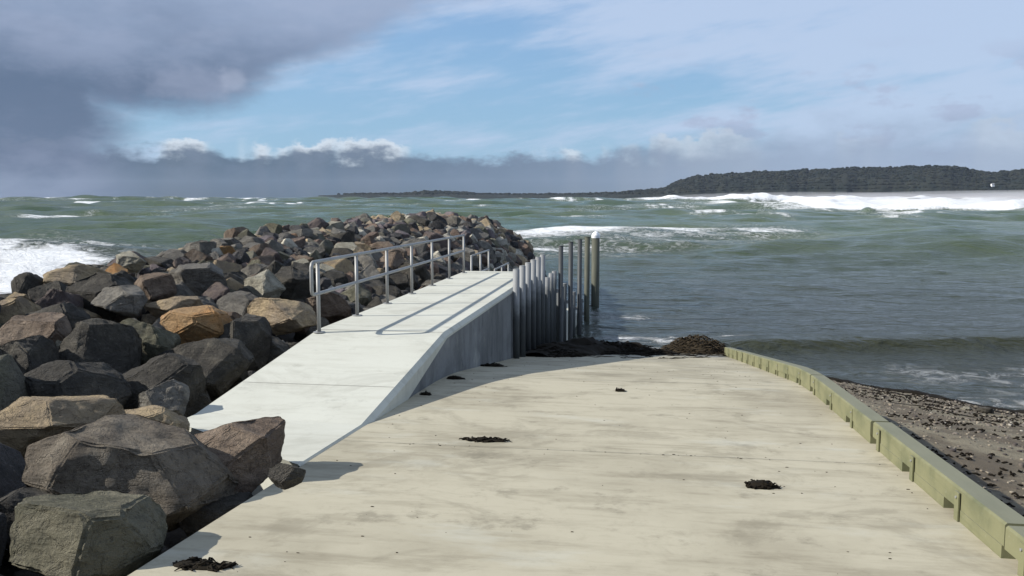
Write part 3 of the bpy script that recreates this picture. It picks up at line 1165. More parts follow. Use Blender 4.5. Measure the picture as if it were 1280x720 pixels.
# ---------------------------------------------------------------- seaweed
def weed_strands(bm, cx, cy, fz, rx, ry, h, n, seed, thick=0.012, dirx=0.0):
    rs = random.Random(seed)
    for _ in range(n):
        a_ = rs.uniform(0, 6.28)
        q = math.sqrt(rs.random())
        x, y = cx + math.cos(a_) * rx * q, cy + math.sin(a_) * ry * q
        hh = h * (1 - q * q)
        z = fz(x, y) + rs.uniform(0, hh) + thick
        ang = rs.uniform(-0.9, 0.9) + dirx
        L_ = rs.uniform(0.08, 0.28) * (min(0.4, rx * 2.2) if rx < 0.3 else 1.5)
        pts = []
        for k in range(5):
            t = k / 4 - 0.5
            X_ = x + math.cos(ang) * L_ * t
            Y_ = y + math.sin(ang) * L_ * t + rs.uniform(-1, 1) * 0.012
            pts.append((X_, Y_, max(fz(X_, Y_) + thick * 0.6, z + rs.uniform(-1, 1) * 0.012 - abs(t) * hh * 0.4)))
        tube(bm, pts, [thick * 0.4, thick, thick * 1.2, thick, thick * 0.3], 5)


rz = lambda x, y: float(ramp_z(y))


def clump(x, y, rx, ry, h, n, lab, seed, fz=rz, thick=0.006, cat='seaweed clump'):
    bm = bmesh.new()
    weed_strands(bm, 0, 0, lambda a_, b_: fz(x + a_, y + b_) - fz(x, y), rx, ry, h, n, seed, thick, PSI)
    # wet heart of the clump
    rs = random.Random(seed)
    u, f_ = ICO[3]
    vs = [bm.verts.new((q[0] * rx * 0.9 * (1 + 0.25 * noise.noise(Vector(q) * 2 + Vector((seed, 0, 0)))), q[1] * ry * 0.9, (fz(x + q[0] * rx * .6, y + q[1] * ry * .6) - fz(x, y)) + max(q[2], -0.1) * h * (0.75 + 0.4 * noise.noise(Vector(q) * 3)))) for q in u]
    for t in f_: bm.faces.new([vs[i] for i in t])
    o = bm_obj('seaweed', bm, M_WEED, loc=(x, y, fz(x, y)))
    o.data.shade_smooth()
    return tag(o, lab, cat, 'seaweed scraps on the boat ramp')


clump(-1.37, 7.39, 0.20, 0.06, 0.025, 60, 'thin flat dark seaweed scrap in the middle of the ramp, left of centre', 1)
clump(0.83, 6.30, 0.115, 0.075, 0.055, 60, 'compact dark seaweed clump on the right half of the ramp, with a long shadow', 2)
clump(-0.29, 10.3, 0.07, 0.04, 0.04, 25, 'tiny dark seaweed scrap, farthest one on the upper ramp', 3)
clump(-2.30, 4.16, 0.17, 0.06, 0.03, 50, 'dark seaweed scrap at the ramp corner below the foreground boulders', 4)
clump(-2.42, 10.9, 0.12, 0.06, 0.05, 30, 'small seaweed scrap at the foot of the wedge wall, nearer one', 5)
clump(-2.40, 13.6, 0.22, 0.10, 0.06, 40, 'seaweed scrap at the foot of the wedge wall, farther one', 6)
clump(-2.47, 9.6, 0.07, 0.05, 0.04, 20, 'tiny seaweed scrap nearest to the point of the wedge wall', 7)

# long heap of weed washed across the foot of the ramp, and wrack lines on the beach: uncountable
bm = bmesh.new()
def heap_mesh(bm, path, wid, hgt, fz, seed, step=0.07):
    """a rounded low bank following a path"""
    rows_ = []
    L = 0
    pts = []
    for (a0, a1), (b0, b1) in zip(path, path[1:]):
        n_ = max(2, int(math.hypot(b0 - a0, b1 - a1) / step))
        for k in range(n_): pts.append((a0 + (b0 - a0) * k / n_, a1 + (b1 - a1) * k / n_))
    N_ = len(pts)
    m_ = 14
    for i, (x, y) in enumerate(pts):
        j = min(i + 1, N_ - 1)
        i0 = max(i - 1, 0)
        tx, ty = pts[j][0] - pts[i0][0], pts[j][1] - pts[i0][1]
        l_ = math.hypot(tx, ty) or 1
        nx_, ny_ = -ty / l_, tx / l_
        t = i / (N_ - 1)
        w_, h_ = wid(t), hgt(t)
        row = []
        for k in range(m_ + 1):
            s = k / m_ * 2 - 1
            ww = w_ * (1 + 0.35 * noise.noise(Vector((x * 1.3, y * 1.3, seed))))
            X_, Y_ = x + nx_ * s * ww, y + ny_ * s * ww
            hh = h_ * (1 - s * s) ** 0.8 * (0.75 + 0.55 * noise.fractal(Vector((X_ * 1.8, Y_ * 1.8, seed)), 1, 2, 3)) + 0.06 * h_ ** 0.5 * noise.noise(Vector((X_ * 9, Y_ * 9, seed)))
            row.append(bm.verts.new((X_, Y_, fz(X_, Y_) + (hh if abs(s) < 0.999 else -0.02))))
        rows_.append(row)
    for a_, b_ in zip(rows_, rows_[1:]):
        for k in range(m_): bm.faces.new((a_[k], a_[k + 1], b_[k + 1], b_[k]))


gz = lambda x, y: float(ramp_z(y)) if x < 2.05 else beach_z(x, y)
heap_mesh(bm, [(-2.3, 18.0), (-2.0, 20.5), (-0.9, 22.3), (0.4, 23.6)], lambda t: 0.35 + 1.0 * math.sin(min(t * 1.3, 1) * 1.57) * (1 - 0.5 * t), lambda t: (0.10 + 0.24 * min(t * 2, 1)) * (1 - max(t - .75, 0) * 3), gz, 3)
weed_strands(bm, -1.2, 22.0, gz, 1.9, 1.5, 0.34, 900, 12, 0.012)
weed_strands(bm, -2.0, 19.5, gz, 0.7, 1.6, 0.2, 300, 22, 0.010)
weed_strands(bm, -0.6, 20.3, gz, 1.9, 2.2, 0.01, 60, 31, 0.008)
weed_strands(bm, 0.9, 21.9, gz, 1.1, 1.2, 0.01, 40, 32, 0.008)
o = bm_obj('seaweed_bank', bm, M_WEED)
o.data.shade_smooth()
tag(o, 'black bank of wet seaweed across the foot of the boat ramp', 'seaweed', kind='stuff')
bm = bmesh.new()
heap_mesh(bm, [(0.55, 23.9), (1.2, 23.9), (2.2, 23.5)], lambda t: 0.25 + 0.75 * math.sin(math.pi * min(max(t, .05), .95)), lambda t: 0.02 + 0.42 * math.sin(math.pi * min(max(t, .02), .98)) ** 0.6, gz, 7)
weed_strands(bm, 1.35, 23.6, gz, 1.0, 0.8, 0.5, 900, 13, 0.012)
o = bm_obj('seaweed_mound', bm, M_WEED2)
o.data.shade_smooth()
tag(o, 'rounded brown mound of seaweed beside the far end of the kerb', 'seaweed mound')
bm = bmesh.new()
bz = beach_z
heap_mesh(bm, [(2.3, 26.0), (3.6, 24.9), (5.0, 23.8), (7.0, 22.2), (9.5, 20.2), (12, 18.4)], lambda t: 0.34 + 0.12 * math.sin(t * 20), lambda t: 0.07 + 0.03 * math.sin(t * 31), bz, 9)
heap_mesh(bm, [(2.34, 2.0), (2.36, 8.0), (2.42, 14.0), (2.5, 20.0), (2.5, 25)], lambda t: 0.24 + 0.09 * math.sin(t * 23), lambda t: 0.05, bz, 11)
heap_mesh(bm, [(3.2, 23.0), (4.4, 21.6), (6.2, 20.4), (8.4, 18.4), (11, 16.6)], lambda t: 0.16 + 0.10 * math.sin(t * 17), lambda t: max(0.035 * math.sin(t * 26) + 0.012, 0.002), bz, 15)
heap_mesh(bm, [(3.0, 19.0), (4.0, 16.8), (5.6, 15.2), (7.6, 13.4), (10, 12.0)], lambda t: 0.14 + 0.10 * math.sin(t * 13), lambda t: max(0.03 * math.sin(t * 21) + 0.008, 0.002), bz, 17)
rs = random.Random(3)
for _ in range(2600):
    y = rs.uniform(6, 24)
    x = rs.uniform(2.3, 11)
    if bz(x, y) < SEA - 0.05: continue
    ne = fbm(x, y, 0.45, 8)
    if ne + rs.uniform(-.35, .35) < 0.04: continue
    weed_strands(bm, x, y, bz, 0.14, 0.07, 0.03, 2, rs.randrange(10 ** 6), 0.010)
o = bm_obj('beach_wrack', bm, M_WEED)
o.data.shade_smooth()
tag(o, 'dark seaweed wrack lines lying along the kerb and along the water', 'seaweed', kind='stuff')
# shingle and shells
m, b = new_mat('shingle', 0.8, 0.3)
at = X.nt.nodes.new('ShaderNodeAttribute')
at.attribute_name = 'tint'
link(at.outputs['Color'], b.inputs['Base Color'])
M_SH = m
V, Fc, T = [], [], []
base = 0
u, f_ = ICO[2]
rs = random.Random(8)
u1 = u * 1.0
for _ in range(7000):
    y = rs.uniform(6, 24.5)
    x = rs.uniform(2.25, 11.5)
    z = bz(x, y)
    if z < SEA - 0.02: continue
    ne = fbm(x, y, 0.5, 3)
    s_ = rs.uniform(0.007, 0.018) * (1.7 if rs.random() < 0.06 else 1) * (1 + max(ne, 0))
    sc_ = np.array((s_ * rs.uniform(.8, 1.5), s_ * rs.uniform(.8, 1.4), s_ * rs.uniform(.4, .8)))
    a_ = rs.uniform(0, 6.28)
    mt = np.array(Matrix.Rotation(a_, 3, 'Z'))
    V.append((u1 * sc_) @ mt.T + np.array((x, y, z + s_ * 0.25)))
    Fc.append(f_ + base)
    base += len(u1)
    t = rs.choice([(0.10, 0.085, 0.07), (0.20, 0.17, 0.13), (0.23, 0.20, 0.155), (0.06, 0.05, 0.045), (0.30, 0.28, 0.24) if rs.random() < .15 else (.15, .13, .11)])
    T.append(np.tile(np.array((*t, 1)), (len(u1), 1)))
V = np.concatenate(V); Fc = np.concatenate(Fc); T = np.concatenate(T)
me = bpy.data.meshes.new('beach_shingle')
me.from_pydata(V.tolist(), [], Fc.tolist())
me.shade_smooth()
me.materials.append(M_SH)
at = me.color_attributes.new('tint', 'FLOAT_COLOR', 'POINT')
at.data.foreach_set('color', T.ravel())
o = bpy.data.objects.new('beach_shingle', me)
COL.objects.link(o)
tag(o, 'loose pebbles and shell bits scattered over the narrow beach', 'pebbles', kind='stuff')
# a few pale stones of the beach that stand out, and grit on the ramp
for i, (x, y, s_, lb) in enumerate([(3.55, 19.8, 0.06, 'white stone on the beach near the far bend of the kerb'), (6.1, 17.7, 0.075, 'largest white stone in the middle of the beach'),
                                    (6.5, 17.9, 0.12, 'dark stone beside the largest white stone on the beach')]):
    me = rock_mesh(rock_geo(900 + i, 1), (s_ * 1.4, s_, s_ * 0.6), 'beach_stone')
    me.materials.append(ROCK['dark'] if i == 2 else ROCK['pale'])
    o = bpy.data.objects.new('beach_stone', me)
    COL.objects.link(o)
    o.location = (x, y, bz(x, y) + s_ * 0.3)
    tag(o, lb, 'stone', 'stones on the beach')
bm = bmesh.new()
rs = random.Random(4)
for _ in range(260):
    x, y = rs.uniform(-2.5, 1.9), rs.uniform(3.6, 20)
    if rs.random() < 0.12: y = 7.15 + rs.gauss(0, 0.02)
    s_ = rs.uniform(0.002, 0.006)
    mtx = Matrix.Translation((x, y, rz(x, y) + s_ * 0.3)) @ Matrix.Diagonal((rs.uniform(1, 2.6), rs.uniform(.8, 1.3), 0.6, 1))
    bmesh.ops.create_icosphere(bm, subdivisions=1, radius=s_, matrix=mtx)
o = bm_obj('ramp_grit', bm, M_WEED2)
tag(o, 'scattered dark grit and weed crumbs on the concrete ramp', 'grit', kind='stuff')

# ---------------------------------------------------------------- sea
NR, NA = 760, 1100
r0, r1 = 6.0, 6000.0
u_ = np.linspace(0, 1, NR)
rad = r0 * (r1 / r0) ** (u_ ** 0.92)
azA = np.linspace(R(-38), R(38), NA)
azB = np.concatenate([azA, np.linspace(R(38), R(322), 60)[1:]])
NA2 = len(azB)
AZg, Rg = np.meshgrid(azB, rad)
fwd_, rgt_ = np.cos(AZg) * Rg, np.sin(AZg) * Rg
Xg = FH[0] * fwd_ + RH[0] * rgt_
Yg = FH[1] * fwd_ + RH[1] * rgt_


def sstep(a, b, x):
    t = np.clip((x - a) / (b - a), 0, 1)
    return t * t * (3 - 2 * t)


rng = np.random.RandomState(12)


class SN:
    """smooth value noise on arrays"""
    def __init__(s, seed):
        s.t = np.random.RandomState(seed).rand(256, 256)

    def __call__(s, x, y):
        xi, yi = np.floor(x).astype(int), np.floor(y).astype(int)
        fx, fy = x - xi, y - yi
        fx, fy = fx * fx * (3 - 2 * fx), fy * fy * (3 - 2 * fy)
        t = s.t
        a = t[yi % 256, xi % 256]; b = t[yi % 256, (xi + 1) % 256]
        c_ = t[(yi + 1) % 256, xi % 256]; d = t[(yi + 1) % 256, (xi + 1) % 256]
        return (a * (1 - fx) + b * fx) * (1 - fy) + (c_ * (1 - fx) + d * fx) * fy


def fb(sn, x, y, o=4):
    v_, a_, t_ = 0, 1, 0
    for k in range(o):
        v_ = v_ + sn(x * 2 ** k + 17 * k, y * 2 ** k + 31 * k) * a_
        t_ += a_
        a_ *= 0.55
    return v_ / t_


S1, S2, S3 = SN(1), SN(2), SN(3)
env = 0.03 + 0.42 * sstep(28, 80, Rg) + 0.55 * sstep(110, 400, Rg) + 0.35 * sstep(400, 900, Rg)
H_ = np.zeros_like(Rg)
lee = sstep(-12, -30, rgt_) * sstep(20, 40, fwd_)             # open, rougher side left of the breakwater
env = env * (1 + 0.3 * lee * sstep(160, 60, Rg))
dr = np.gradient(rad)[:, None]
for k in range(34):
    lam = 2.2 * (75 / 2.2) ** (k / 33)
    an = rng.normal(0, 0.45) + math.pi / 2 + 0.15
    kx, ky = math.cos(an) * 2 * math.pi / lam, math.sin(an) * 2 * math.pi / lam
    ph = rng.uniform(0, 6.28)
    fade = sstep(0.45, 0.2, dr / lam)
    wp = (fb(S1, rgt_ / 60 + k * 3.1, fwd_ / 60, 2) - 0.5) * 5.0
    s_ = np.sin(kx * rgt_ + ky * fwd_ + ph + wp)
    H_ += ((1 + s_) / 2) ** 1.7 * (lam ** 0.75) * 0.030 * fade * sstep(-0.1, 0.35, (fb(S2, rgt_ / (lam * 4) + k, fwd_ / (lam * 3), 2) - 0.35)) * 2
Hc = H_ - np.mean(H_)
Z = Hc * env
crest = Hc.copy()
# small chop near the ramp
wz = 0.0
nz_ = fb(S3, rgt_ / 1.1, fwd_ / 0.55, 3) - 0.5
Z += nz_ * 0.10 * sstep(15, 26, Rg) * sstep(120, 40, Rg)
# the small wave about to break on the beach
fc = 28.0 + 0.5 * (fb(S1, rgt_ / 6, fwd_ * 0 + 3, 2) - 0.5)
dd = fwd_ - fc
ridge = np.where(dd < 0, np.exp(-(dd / 0.42) ** 2), np.exp(-(dd / 2.2) ** 2)) * sstep(4.5, 8.5, rgt_) * (0.85 + 0.3 * S2(rgt_ / 4, fwd_ * 0))
Z += ridge * 0.30
# swell lines out on the left
for (f0, tilt, hgt, xa, xb) in ((150, 0.10, 0.9, -140, -6), (112, -0.05, 0.6, -90, -20), (230, 0.08, 1.0, -200, 40)):
    q = fwd_ - (f0 + rgt_ * tilt + 9 * (fb(S1, rgt_ / 40, fwd_ * 0 + f0, 2) - 0.5))
    Z += np.where(q < 0, np.exp(-(q / 4) ** 2), np.exp(-(q / 14) ** 2)) * hgt * sstep(xa, xa + 40, rgt_) * sstep(xb, xb - 30, rgt_)
# breakers of the right hand surf
SURF = [(262, 0.10, 2.0, 66, 400), (300, 0.0, 2.1, 60, 400), (360, -0.1, 2.6, 52, 500), (470, 0.0, 2.6, 60, 700), (640, 0.05, 3.0, 60, 900), (900, 0, 3.0, 40, 1100)]
foam = np.zeros_like(Rg)
for (f0, tilt, hgt, xa, xb) in SURF:
    wob = 14 * (fb(S1, rgt_ / 35, fwd_ * 0 + f0, 3) - 0.5)
    q = fwd_ - (f0 + (rgt_ - 100) * tilt + wob)
    lat = sstep(xa, xa + 60, rgt_) * sstep(xb, xb - 80, rgt_)
    g_ = np.where(q < 0, np.exp(-(q / 3.5) ** 2), np.exp(-(q / 16) ** 2))
    Z += g_ * hgt * lat * (0.55 + 0.9 * fb(S2, rgt_ / 9, fwd_ / 9, 3))
    foam = np.maximum(foam, np.where(q < 0, np.exp(-(q / 5) ** 2), np.exp(-(q / 85) ** 2)) * lat * 1.4)
# a peak of green water in front of that surf
pk = np.exp(-((rgt_ - 101.5) / 2.6) ** 2 - ((fwd_ - 252) / 4) ** 2)
Z += pk * 2.0
foam *= (1 - np.clip(pk * 3, 0, 1))
# keep the far field flat enough to hold the horizon
Z *= np.where(Rg > 1500, 1500 / Rg, 1)
# foam: far whitecaps
n_a = fb(S1, rgt_ / 26, fwd_ / 70, 4)
n_b = fb(S2, rgt_ / 9, fwd_ / 22, 4)
n_c = fb(S3, rgt_ / 3, fwd_ / 3, 4)
far = sstep(0.60, 0.72, fb(S1, rgt_ / 55 + 9, fwd_ / 130 + 4, 4)) * sstep(380, 800, Rg)
foam = np.maximum(foam, far * 0.85)
midw = sstep(0.54, 0.68, n_a) * sstep(0.35, 0.65, n_b) * sstep(110, 200, Rg) * (0.8 + 0.5 * sstep(0, 1.5, Hc))
foam = np.maximum(foam, midw * 0.75)


def px_band(x0, y0, x1, y1, thick, amp):
    """foam streak between two sea points given as (right, forward)"""
    ax, ay = x1 - x0, y1 - y0
    L2 = ax * ax + ay * ay
    t = np.clip(((rgt_ - x0) * ax + (fwd_ - y0) * ay) / L2, 0, 1)
    d_ = np.hypot(rgt_ - (x0 + ax * t), fwd_ - (y0 + ay * t))
    return np.exp(-(d_ / (thick * (0.7 + 0.6 * t))) ** 2) * amp


def st(px, py):
    d_ = FW * F + RT * (px - 640) - UP * (py - 360)
    t = (SEA - CAM_H) / d_[2]
    q = d_[:2] * t
    return q @ RH, q @ FH


def band(p, q, thick, amp):
    return px_band(*st(*p), *st(*q), thick, amp)


fl = band((640, 312), (780, 300), 9, 1.0)
fl = np.maximum(fl, band((650, 325), (900, 305), 9, 0.62))
fl = np.maximum(fl, band((780, 300), (955, 291), 7, 0.85))
fl = np.maximum(fl, band((640, 322), (740, 318), 4, 0.75))
fl = np.maximum(fl, band((760, 326), (860, 314), 3, 0.5))
fl = np.maximum(fl, band((900, 263), (1080, 256), 16, 0.8))
# left swell crests
fl = np.maximum(fl, band((15, 277), (90, 272), 5, 1.0))
fl = np.maximum(fl, band((90, 272), (215, 271), 5, 0.8))
fl = np.maximum(fl, band((200, 265), (330, 262), 12, 0.5))
fl = np.maximum(fl, band((420, 262), (520, 261), 12, 0.6))
fl = np.maximum(fl, band((690, 268), (800, 262), 10, 0.55))
fl = np.maximum(fl, band((800, 265), (880, 263), 8, 0.6))
fl = np.maximum(fl, band((700, 254), (880, 252), 30, 0.7))
fl = np.maximum(fl, band((80, 262), (150, 261), 14, 0.45))
# shattered white water on the seaward side of the breakwater
for (px_, py_, rr_, aa_) in ((0, 328, 7, 1.3), (60, 324, 6, 1.2), (115, 322, 5, 1.0), (40, 345, 5, 1.3), (-60, 335, 9, 1.3), (0, 350, 6, 1.3), (-60, 360, 8, 1.2), (20, 318, 7, 0.75)):
    a_, b_ = st(px_, py_)
    fl = np.maximum(fl, np.exp(-(((rgt_ - a_) ** 2 + ((fwd_ - b_) / 1.3) ** 2) / rr_ ** 2)) * aa_)
# wash at the foot of the ramp and beach
fl = np.maximum(fl, band((760, 424), (850, 428), 0.8, 0.62))
fl = np.maximum(fl, band((905, 428), (930, 427), 0.25, 0.9))
fl = np.maximum(fl, band((1150, 470), (1300, 480), 2.0, 0.48))
fl = np.maximum(fl, band((1180, 500), (1300, 512), 0.7, 0.62))
fl = np.maximum(fl, band((740, 395), (790, 400), 1.2, 0.5))
foam = np.clip(np.maximum(foam, fl), 0, 1.4)
# breaking water has body
Z += np.clip(foam - 0.5, 0, 1) * sstep(45, 70, Rg) * 0.35 * n_c * np.where(Rg > 1500, 0.2, 1)
Z = np.where(Rg < 26, Z * sstep(12, 26, Rg), Z)
olive = np.clip(np.where(dd < 0, np.exp(-(dd / 0.6) ** 2), np.exp(-(dd / 0.8) ** 2)) * sstep(4.5, 8.5, rgt_), 0, 1)
green = sstep(30, 110, Rg)
# tie the ring ends: the last azimuth column joins the first
vs = np.stack([Xg, Yg, Z + SEA], -1).reshape(-1, 3)
idx = np.arange(NR * NA2).reshape(NR, NA2)
a = idx[:-1, :]
b_ = np.roll(idx, -1, axis=1)[:-1, :]
c_ = np.roll(idx, -1, axis=1)[1:, :]
d = idx[1:, :]
quads = np.stack([a, b_, c_, d], -1).reshape(-1, 4)
me = bpy.data.meshes.new('sea')
me.vertices.add(len(vs))
me.vertices.foreach_set('co', vs.ravel().astype(np.float32))
me.loops.add(quads.size)
me.loops.foreach_set('vertex_index', quads.ravel().astype(np.int32))
me.polygons.add(len(quads))
me.polygons.foreach_set('loop_start', (np.arange(len(quads)) * 4).astype(np.int32))
me.update(calc_edges=True)
me.validate()
me.shade_smooth()
at = me.color_attributes.new('water', 'FLOAT_COLOR', 'POINT')
colr = np.stack([foam, olive, green, np.ones_like(foam)], -1).reshape(-1)
at.data.foreach_set('color', colr.astype(np.float32))
m, b = new_mat('sea_water', 0.12, 0.2)
b.inputs['IOR'].default_value = 1.24
co = coords()
at = X.nt.nodes.new('ShaderNodeAttribute')
at.attribute_name = 'water'
sp = X.nt.nodes.new('ShaderNodeSeparateColor')
link(at.outputs['Color'], sp.inputs[0])
fo, ol, gr = X(sp.outputs[0]), X(sp.outputs[1]), X(sp.outputs[2])
w1 = noise_n(scaled(co, (0.5, 1.0, 1)), 0.55, 5, 0.6, 0.4)
w2 = noise_n(scaled(co, (1, 1.6, 1)), 2.6, 4, 0.6, 0.3)
w3 = noise_n(co, 0.06, 4, 0.6)
lace = noise_n(scaled(co, (1, 1, 1), (3, 5, 0)), 1.1, 8, 0.75, 1.2)
lace2 = noise_n(scaled(co, (0.45, 1.0, 1), (3, 5, 0)), 0.16, 7, 0.7, 0.8)
base_c = mix(gr, (0.036, 0.042, 0.034), mix(ss(0.35, 0.65, w3), (0.050, 0.080, 0.042), (0.078, 0.106, 0.052)))
base_c = mix(ol * 0.9, base_c, (0.030, 0.033, 0.018))
nf = lace * 0.4 + lace2 * 0.6
fmask = ss(0.0, 0.34, fo * 0.80 + (nf - 0.5) * 2.1 - 0.42)
fmask = fmask * ss(0.12, 0.3, fo)
thin = ss(0.05, 0.5, fo) * 0.25 * ss(0.45, 0.6, lace)
fm = X.m('MINIMUM', fmask * 0.96 + thin, 1.0)
col = mix(fm, base_c, (0.80, 0.82, 0.83))
link(col, b.inputs['Base Color'])
link(0.13 + fm * 0.7, b.inputs['Roughness'])
link(0.20 - fm * 0.15, b.inputs['Specular IOR Level'])
p1 = bump(b, w1, 0.9, 0.6)
p2 = bump(b, w2, 0.65, 0.10, p1)
bump(b, lace * fm, 0.8, 0.35, p2)
me.materials.append(m)
o = bpy.data.objects.new('sea', me)
COL.objects.link(o)
tag(o, kind='structure')

# ---------------------------------------------------------------- headland
m, b = new_mat('headland_forest', 0.95, 0.1)
co = coords()
a = noise_n(co, 0.02, 5, 0.6)
f = noise_n(co, 0.12, 4, 0.7)
col = mix(ss(0.4, 0.6, a), (0.012, 0.017, 0.013), (0.022, 0.025, 0.018))
col = mix(ss(0.5, 0.7, f) * 0.5, col, (0.028, 0.030, 0.023))
link(col, b.inputs['Base Color'])
M_FOREST = m
m, b = new_mat('headland_sand', 0.95, 0.1)
b.inputs['Base Color'].default_value = (0.38, 0.34, 0.27, 1)
M_SAND = m
HR = 2600.0
# silhouette as (px, py)
SIL = [(400, 245), (445, 243), (505, 243), (520, 241), (545, 239.5), (580, 241), (600, 243), (660, 243.5), (720, 243), (770, 242), (795, 238.5), (830, 235), (846, 226),
       (870, 220), (900, 218), (960, 214), (1010, 212.5), (1060, 210.5), (1100, 209), (1150, 207.5), (1175, 207), (1200, 210), (1225, 214), (1245, 214.5), (1262, 213), (1300, 211), (1400, 214), (1600, 225), (1800, 240)]


def sil_az(px): return math.atan((px - 640) * math.cos(TH) / F)


sa = [sil_az(q[0]) for q in SIL]
sh = [max((246 - q[1]) / F * HR * 1.0 + CAM_H + 0.0, 0) / 1.0 for q in SIL]
azs = np.arange(sil_az(398), sil_az(1800), 0.0011)
js = np.linspace(0, 1, 30)
vs, fs = [], []
for j in js:
    for a_ in azs:
        h = np.interp(a_, sa, sh) * math.cos(a_) * 0.985
        h = h - 3.0 * min(h / 30, 1) + 2.0 * max(1 - h / 25, 0)
        n_ = fbm(a_ * 60, j * 6, 1.0, 4, 5)
        rr_ = HR - 420 + 700 * j + 60 * fbm(a_ * 25, 0, 1, 6)
        prof_ = math.sin(min(j / 0.6, 1) * math.pi / 2) ** 0.65 if j < 0.6 else 1 - ((j - 0.6) / 0.4) ** 2 * 0.9
        z = SEA - 2 + (h - SEA + 2) * prof_ * (1 + 0.06 * n_) + 3.5 * prof_ * fbm(a_ * 500, j * 90, 1, 9, 3) * min(h / 15, 1)
        # horizon scale: crest sits at radius HR
        vs.append((RH[0] * math.sin(a_) * rr_ + FH[0] * math.cos(a_) * rr_, RH[1] * math.sin(a_) * rr_ + FH[1] * math.cos(a_) * rr_, z))
na = len(azs)
for j in range(len(js) - 1):
    for i in range(na - 1):
        fs.append((j * na + i, j * na + i + 1, (j + 1) * na + i + 1, (j + 1) * na + i))
o = mesh_obj('headland', vs, fs, M_FOREST, smooth=True)
tag(o, kind='structure')
# tree crowns: a far-off wood
V, Fc = [], []
base = 0
u, f_ = ICO[2]
rs = random.Random(21)
for _ in range(9000):
    i = rs.randrange(na)
    j = rs.randrange(2, 20)
    q = vs[j * na + i]
    if q[2] < 8: continue
    s_ = rs.uniform(1.8, 4.0)
    k = rs.randrange(14)
    V.append(u * np.array((s_ * rs.uniform(.9, 1.8), s_, s_ * rs.uniform(.6, 1.1))) + np.array((q[0], q[1], q[2] + s_ * 0.25)))
    Fc.append(f_ + base)
    base += len(u)
V = np.concatenate(V); Fc = np.concatenate(Fc)
me = bpy.data.meshes.new('forest')
me.from_pydata(V.tolist(), [], Fc.tolist())
me.shade_smooth()
me.materials.append(M_FOREST)
o = bpy.data.objects.new('forest', me)
COL.objects.link(o)
tag(o, 'dark distant forest covering the long headland across the bay', 'forest', kind='stuff')
# pale shore under the headland, right
vs2, fs2 = [], []
azs2 = np.arange(sil_az(930), sil_az(1800), 0.004)
for j in range(5):
    for a_ in azs2:
        rr_ = HR - 560 + 60 * j
        vs2.append((RH[0] * math.sin(a_) * rr_ + FH[0] * math.cos(a_) * rr_, RH[1] * math.sin(a_) * rr_ + FH[1] * math.cos(a_) * rr_, SEA - 1 + 2.4 * j + 1.5 * fbm(a_ * 40, j, 1)))
na2 = len(azs2)
for j in range(4):
    for i in range(na2 - 1): fs2.append((j * na2 + i, j * na2 + i + 1, (j + 1) * na2 + i + 1, (j + 1) * na2 + i))
tag(mesh_obj('far_beach', vs2, fs2, M_SAND, smooth=True), kind='structure')
# the one white house on the headland
a_ = sil_az(1240)
rr_ = HR - 330
hx, hy = RH[0] * math.sin(a_) * rr_ + FH[0] * math.cos(a_) * rr_, RH[1] * math.sin(a_) * rr_ + FH[1] * math.cos(a_) * rr_
root = empty('house', (hx, hy, 28), PSI)
tag(root, 'tiny white house on the wooded slope near the right end of the headland', 'house')
bm = bmesh.new()
add_box(bm, -3.2, 3.2, -3, 3, -4, 2.2)
bm_obj('wall', bm, M_CAP, root)
bm = bmesh.new()
pts = [(-3.6, -3.5, 2.3), (3.6, -3.5, 2.3), (3.6, 3.5, 2.3), (-3.6, 3.5, 2.3), (-3.6, 0, 4), (3.6, 0, 4)]
q = [bm.verts.new(t) for t in pts]
for f__ in ((0, 1, 5, 4), (2, 3, 4, 5), (0, 4, 3), (1, 2, 5), (3, 2, 1, 0)): bm.faces.new([q[i] for i in f__])
bm_obj('roof', bm, M_GALV, root)
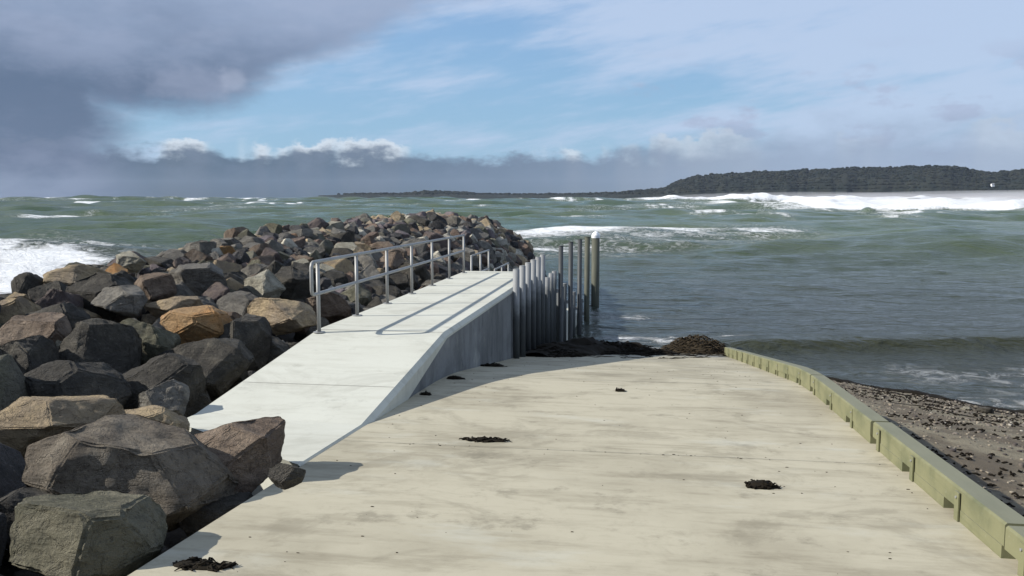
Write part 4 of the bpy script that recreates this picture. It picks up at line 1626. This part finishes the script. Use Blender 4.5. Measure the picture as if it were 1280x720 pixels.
for xx in (-3, 3):
    bm = bmesh.new()
    add_box(bm, xx * .7 - .6, xx * .7 + .6, -3.08, -3.01, 0.5, 2)
    bm_obj('window', bm, M_POST, root)

# ---------------------------------------------------------------- haze
bm = bmesh.new()
add_box(bm, -6300, 6300, -6300, 6300, -12, 125)
m = bpy.data.materials.new('haze')
m.use_nodes = True
m.node_tree.nodes.clear()
oo = m.node_tree.nodes.new('ShaderNodeOutputMaterial')
pv = m.node_tree.nodes.new('ShaderNodeVolumePrincipled')
pv.inputs['Color'].default_value = (0.62, 0.73, 0.92, 1)
pv.inputs['Density'].default_value = 0.00005
pv.inputs['Anisotropy'].default_value = 0.2
m.node_tree.links.new(pv.outputs[0], oo.inputs['Volume'])
o = bm_obj('haze', bm, m)
tag(o, kind='stuff')

# ---------------------------------------------------------------- spray hanging over the surf
u, f_ = ICO[3]
V, Fc = [], []
base = 0
for rr_, ff_, lx, ly, hz_ in ((150, 330, 70, 30, 3.5), (260, 420, 120, 40, 5.5), (420, 560, 200, 60, 8.0), (210, 620, 130, 60, 7.0), (520, 800, 300, 80, 10.0)):
    c0 = RH * rr_ + FH * ff_
    q = u * np.array((lx, ly, hz_))
    x_ = q[:, 0] * RH[0] + q[:, 1] * FH[0] + c0[0]
    y_ = q[:, 0] * RH[1] + q[:, 1] * FH[1] + c0[1]
    V.append(np.stack([x_, y_, q[:, 2] + SEA + 1.5], -1))
    Fc.append(f_ + base)
    base += len(u)
V = np.concatenate(V); Fc = np.concatenate(Fc)
m = bpy.data.materials.new('spray')
m.use_nodes = True
m.node_tree.nodes.clear()
oo = m.node_tree.nodes.new('ShaderNodeOutputMaterial')
pv = m.node_tree.nodes.new('ShaderNodeVolumePrincipled')
pv.inputs['Color'].default_value = (0.95, 0.96, 1.0, 1)
pv.inputs['Density'].default_value = 0.006
m.node_tree.links.new(pv.outputs[0], oo.inputs['Volume'])
o = mesh_obj('sea_spray', V.tolist(), Fc.tolist(), m)
tag(o, 'white mist of spray blowing over the distant surf on the right', 'spray', kind='stuff')
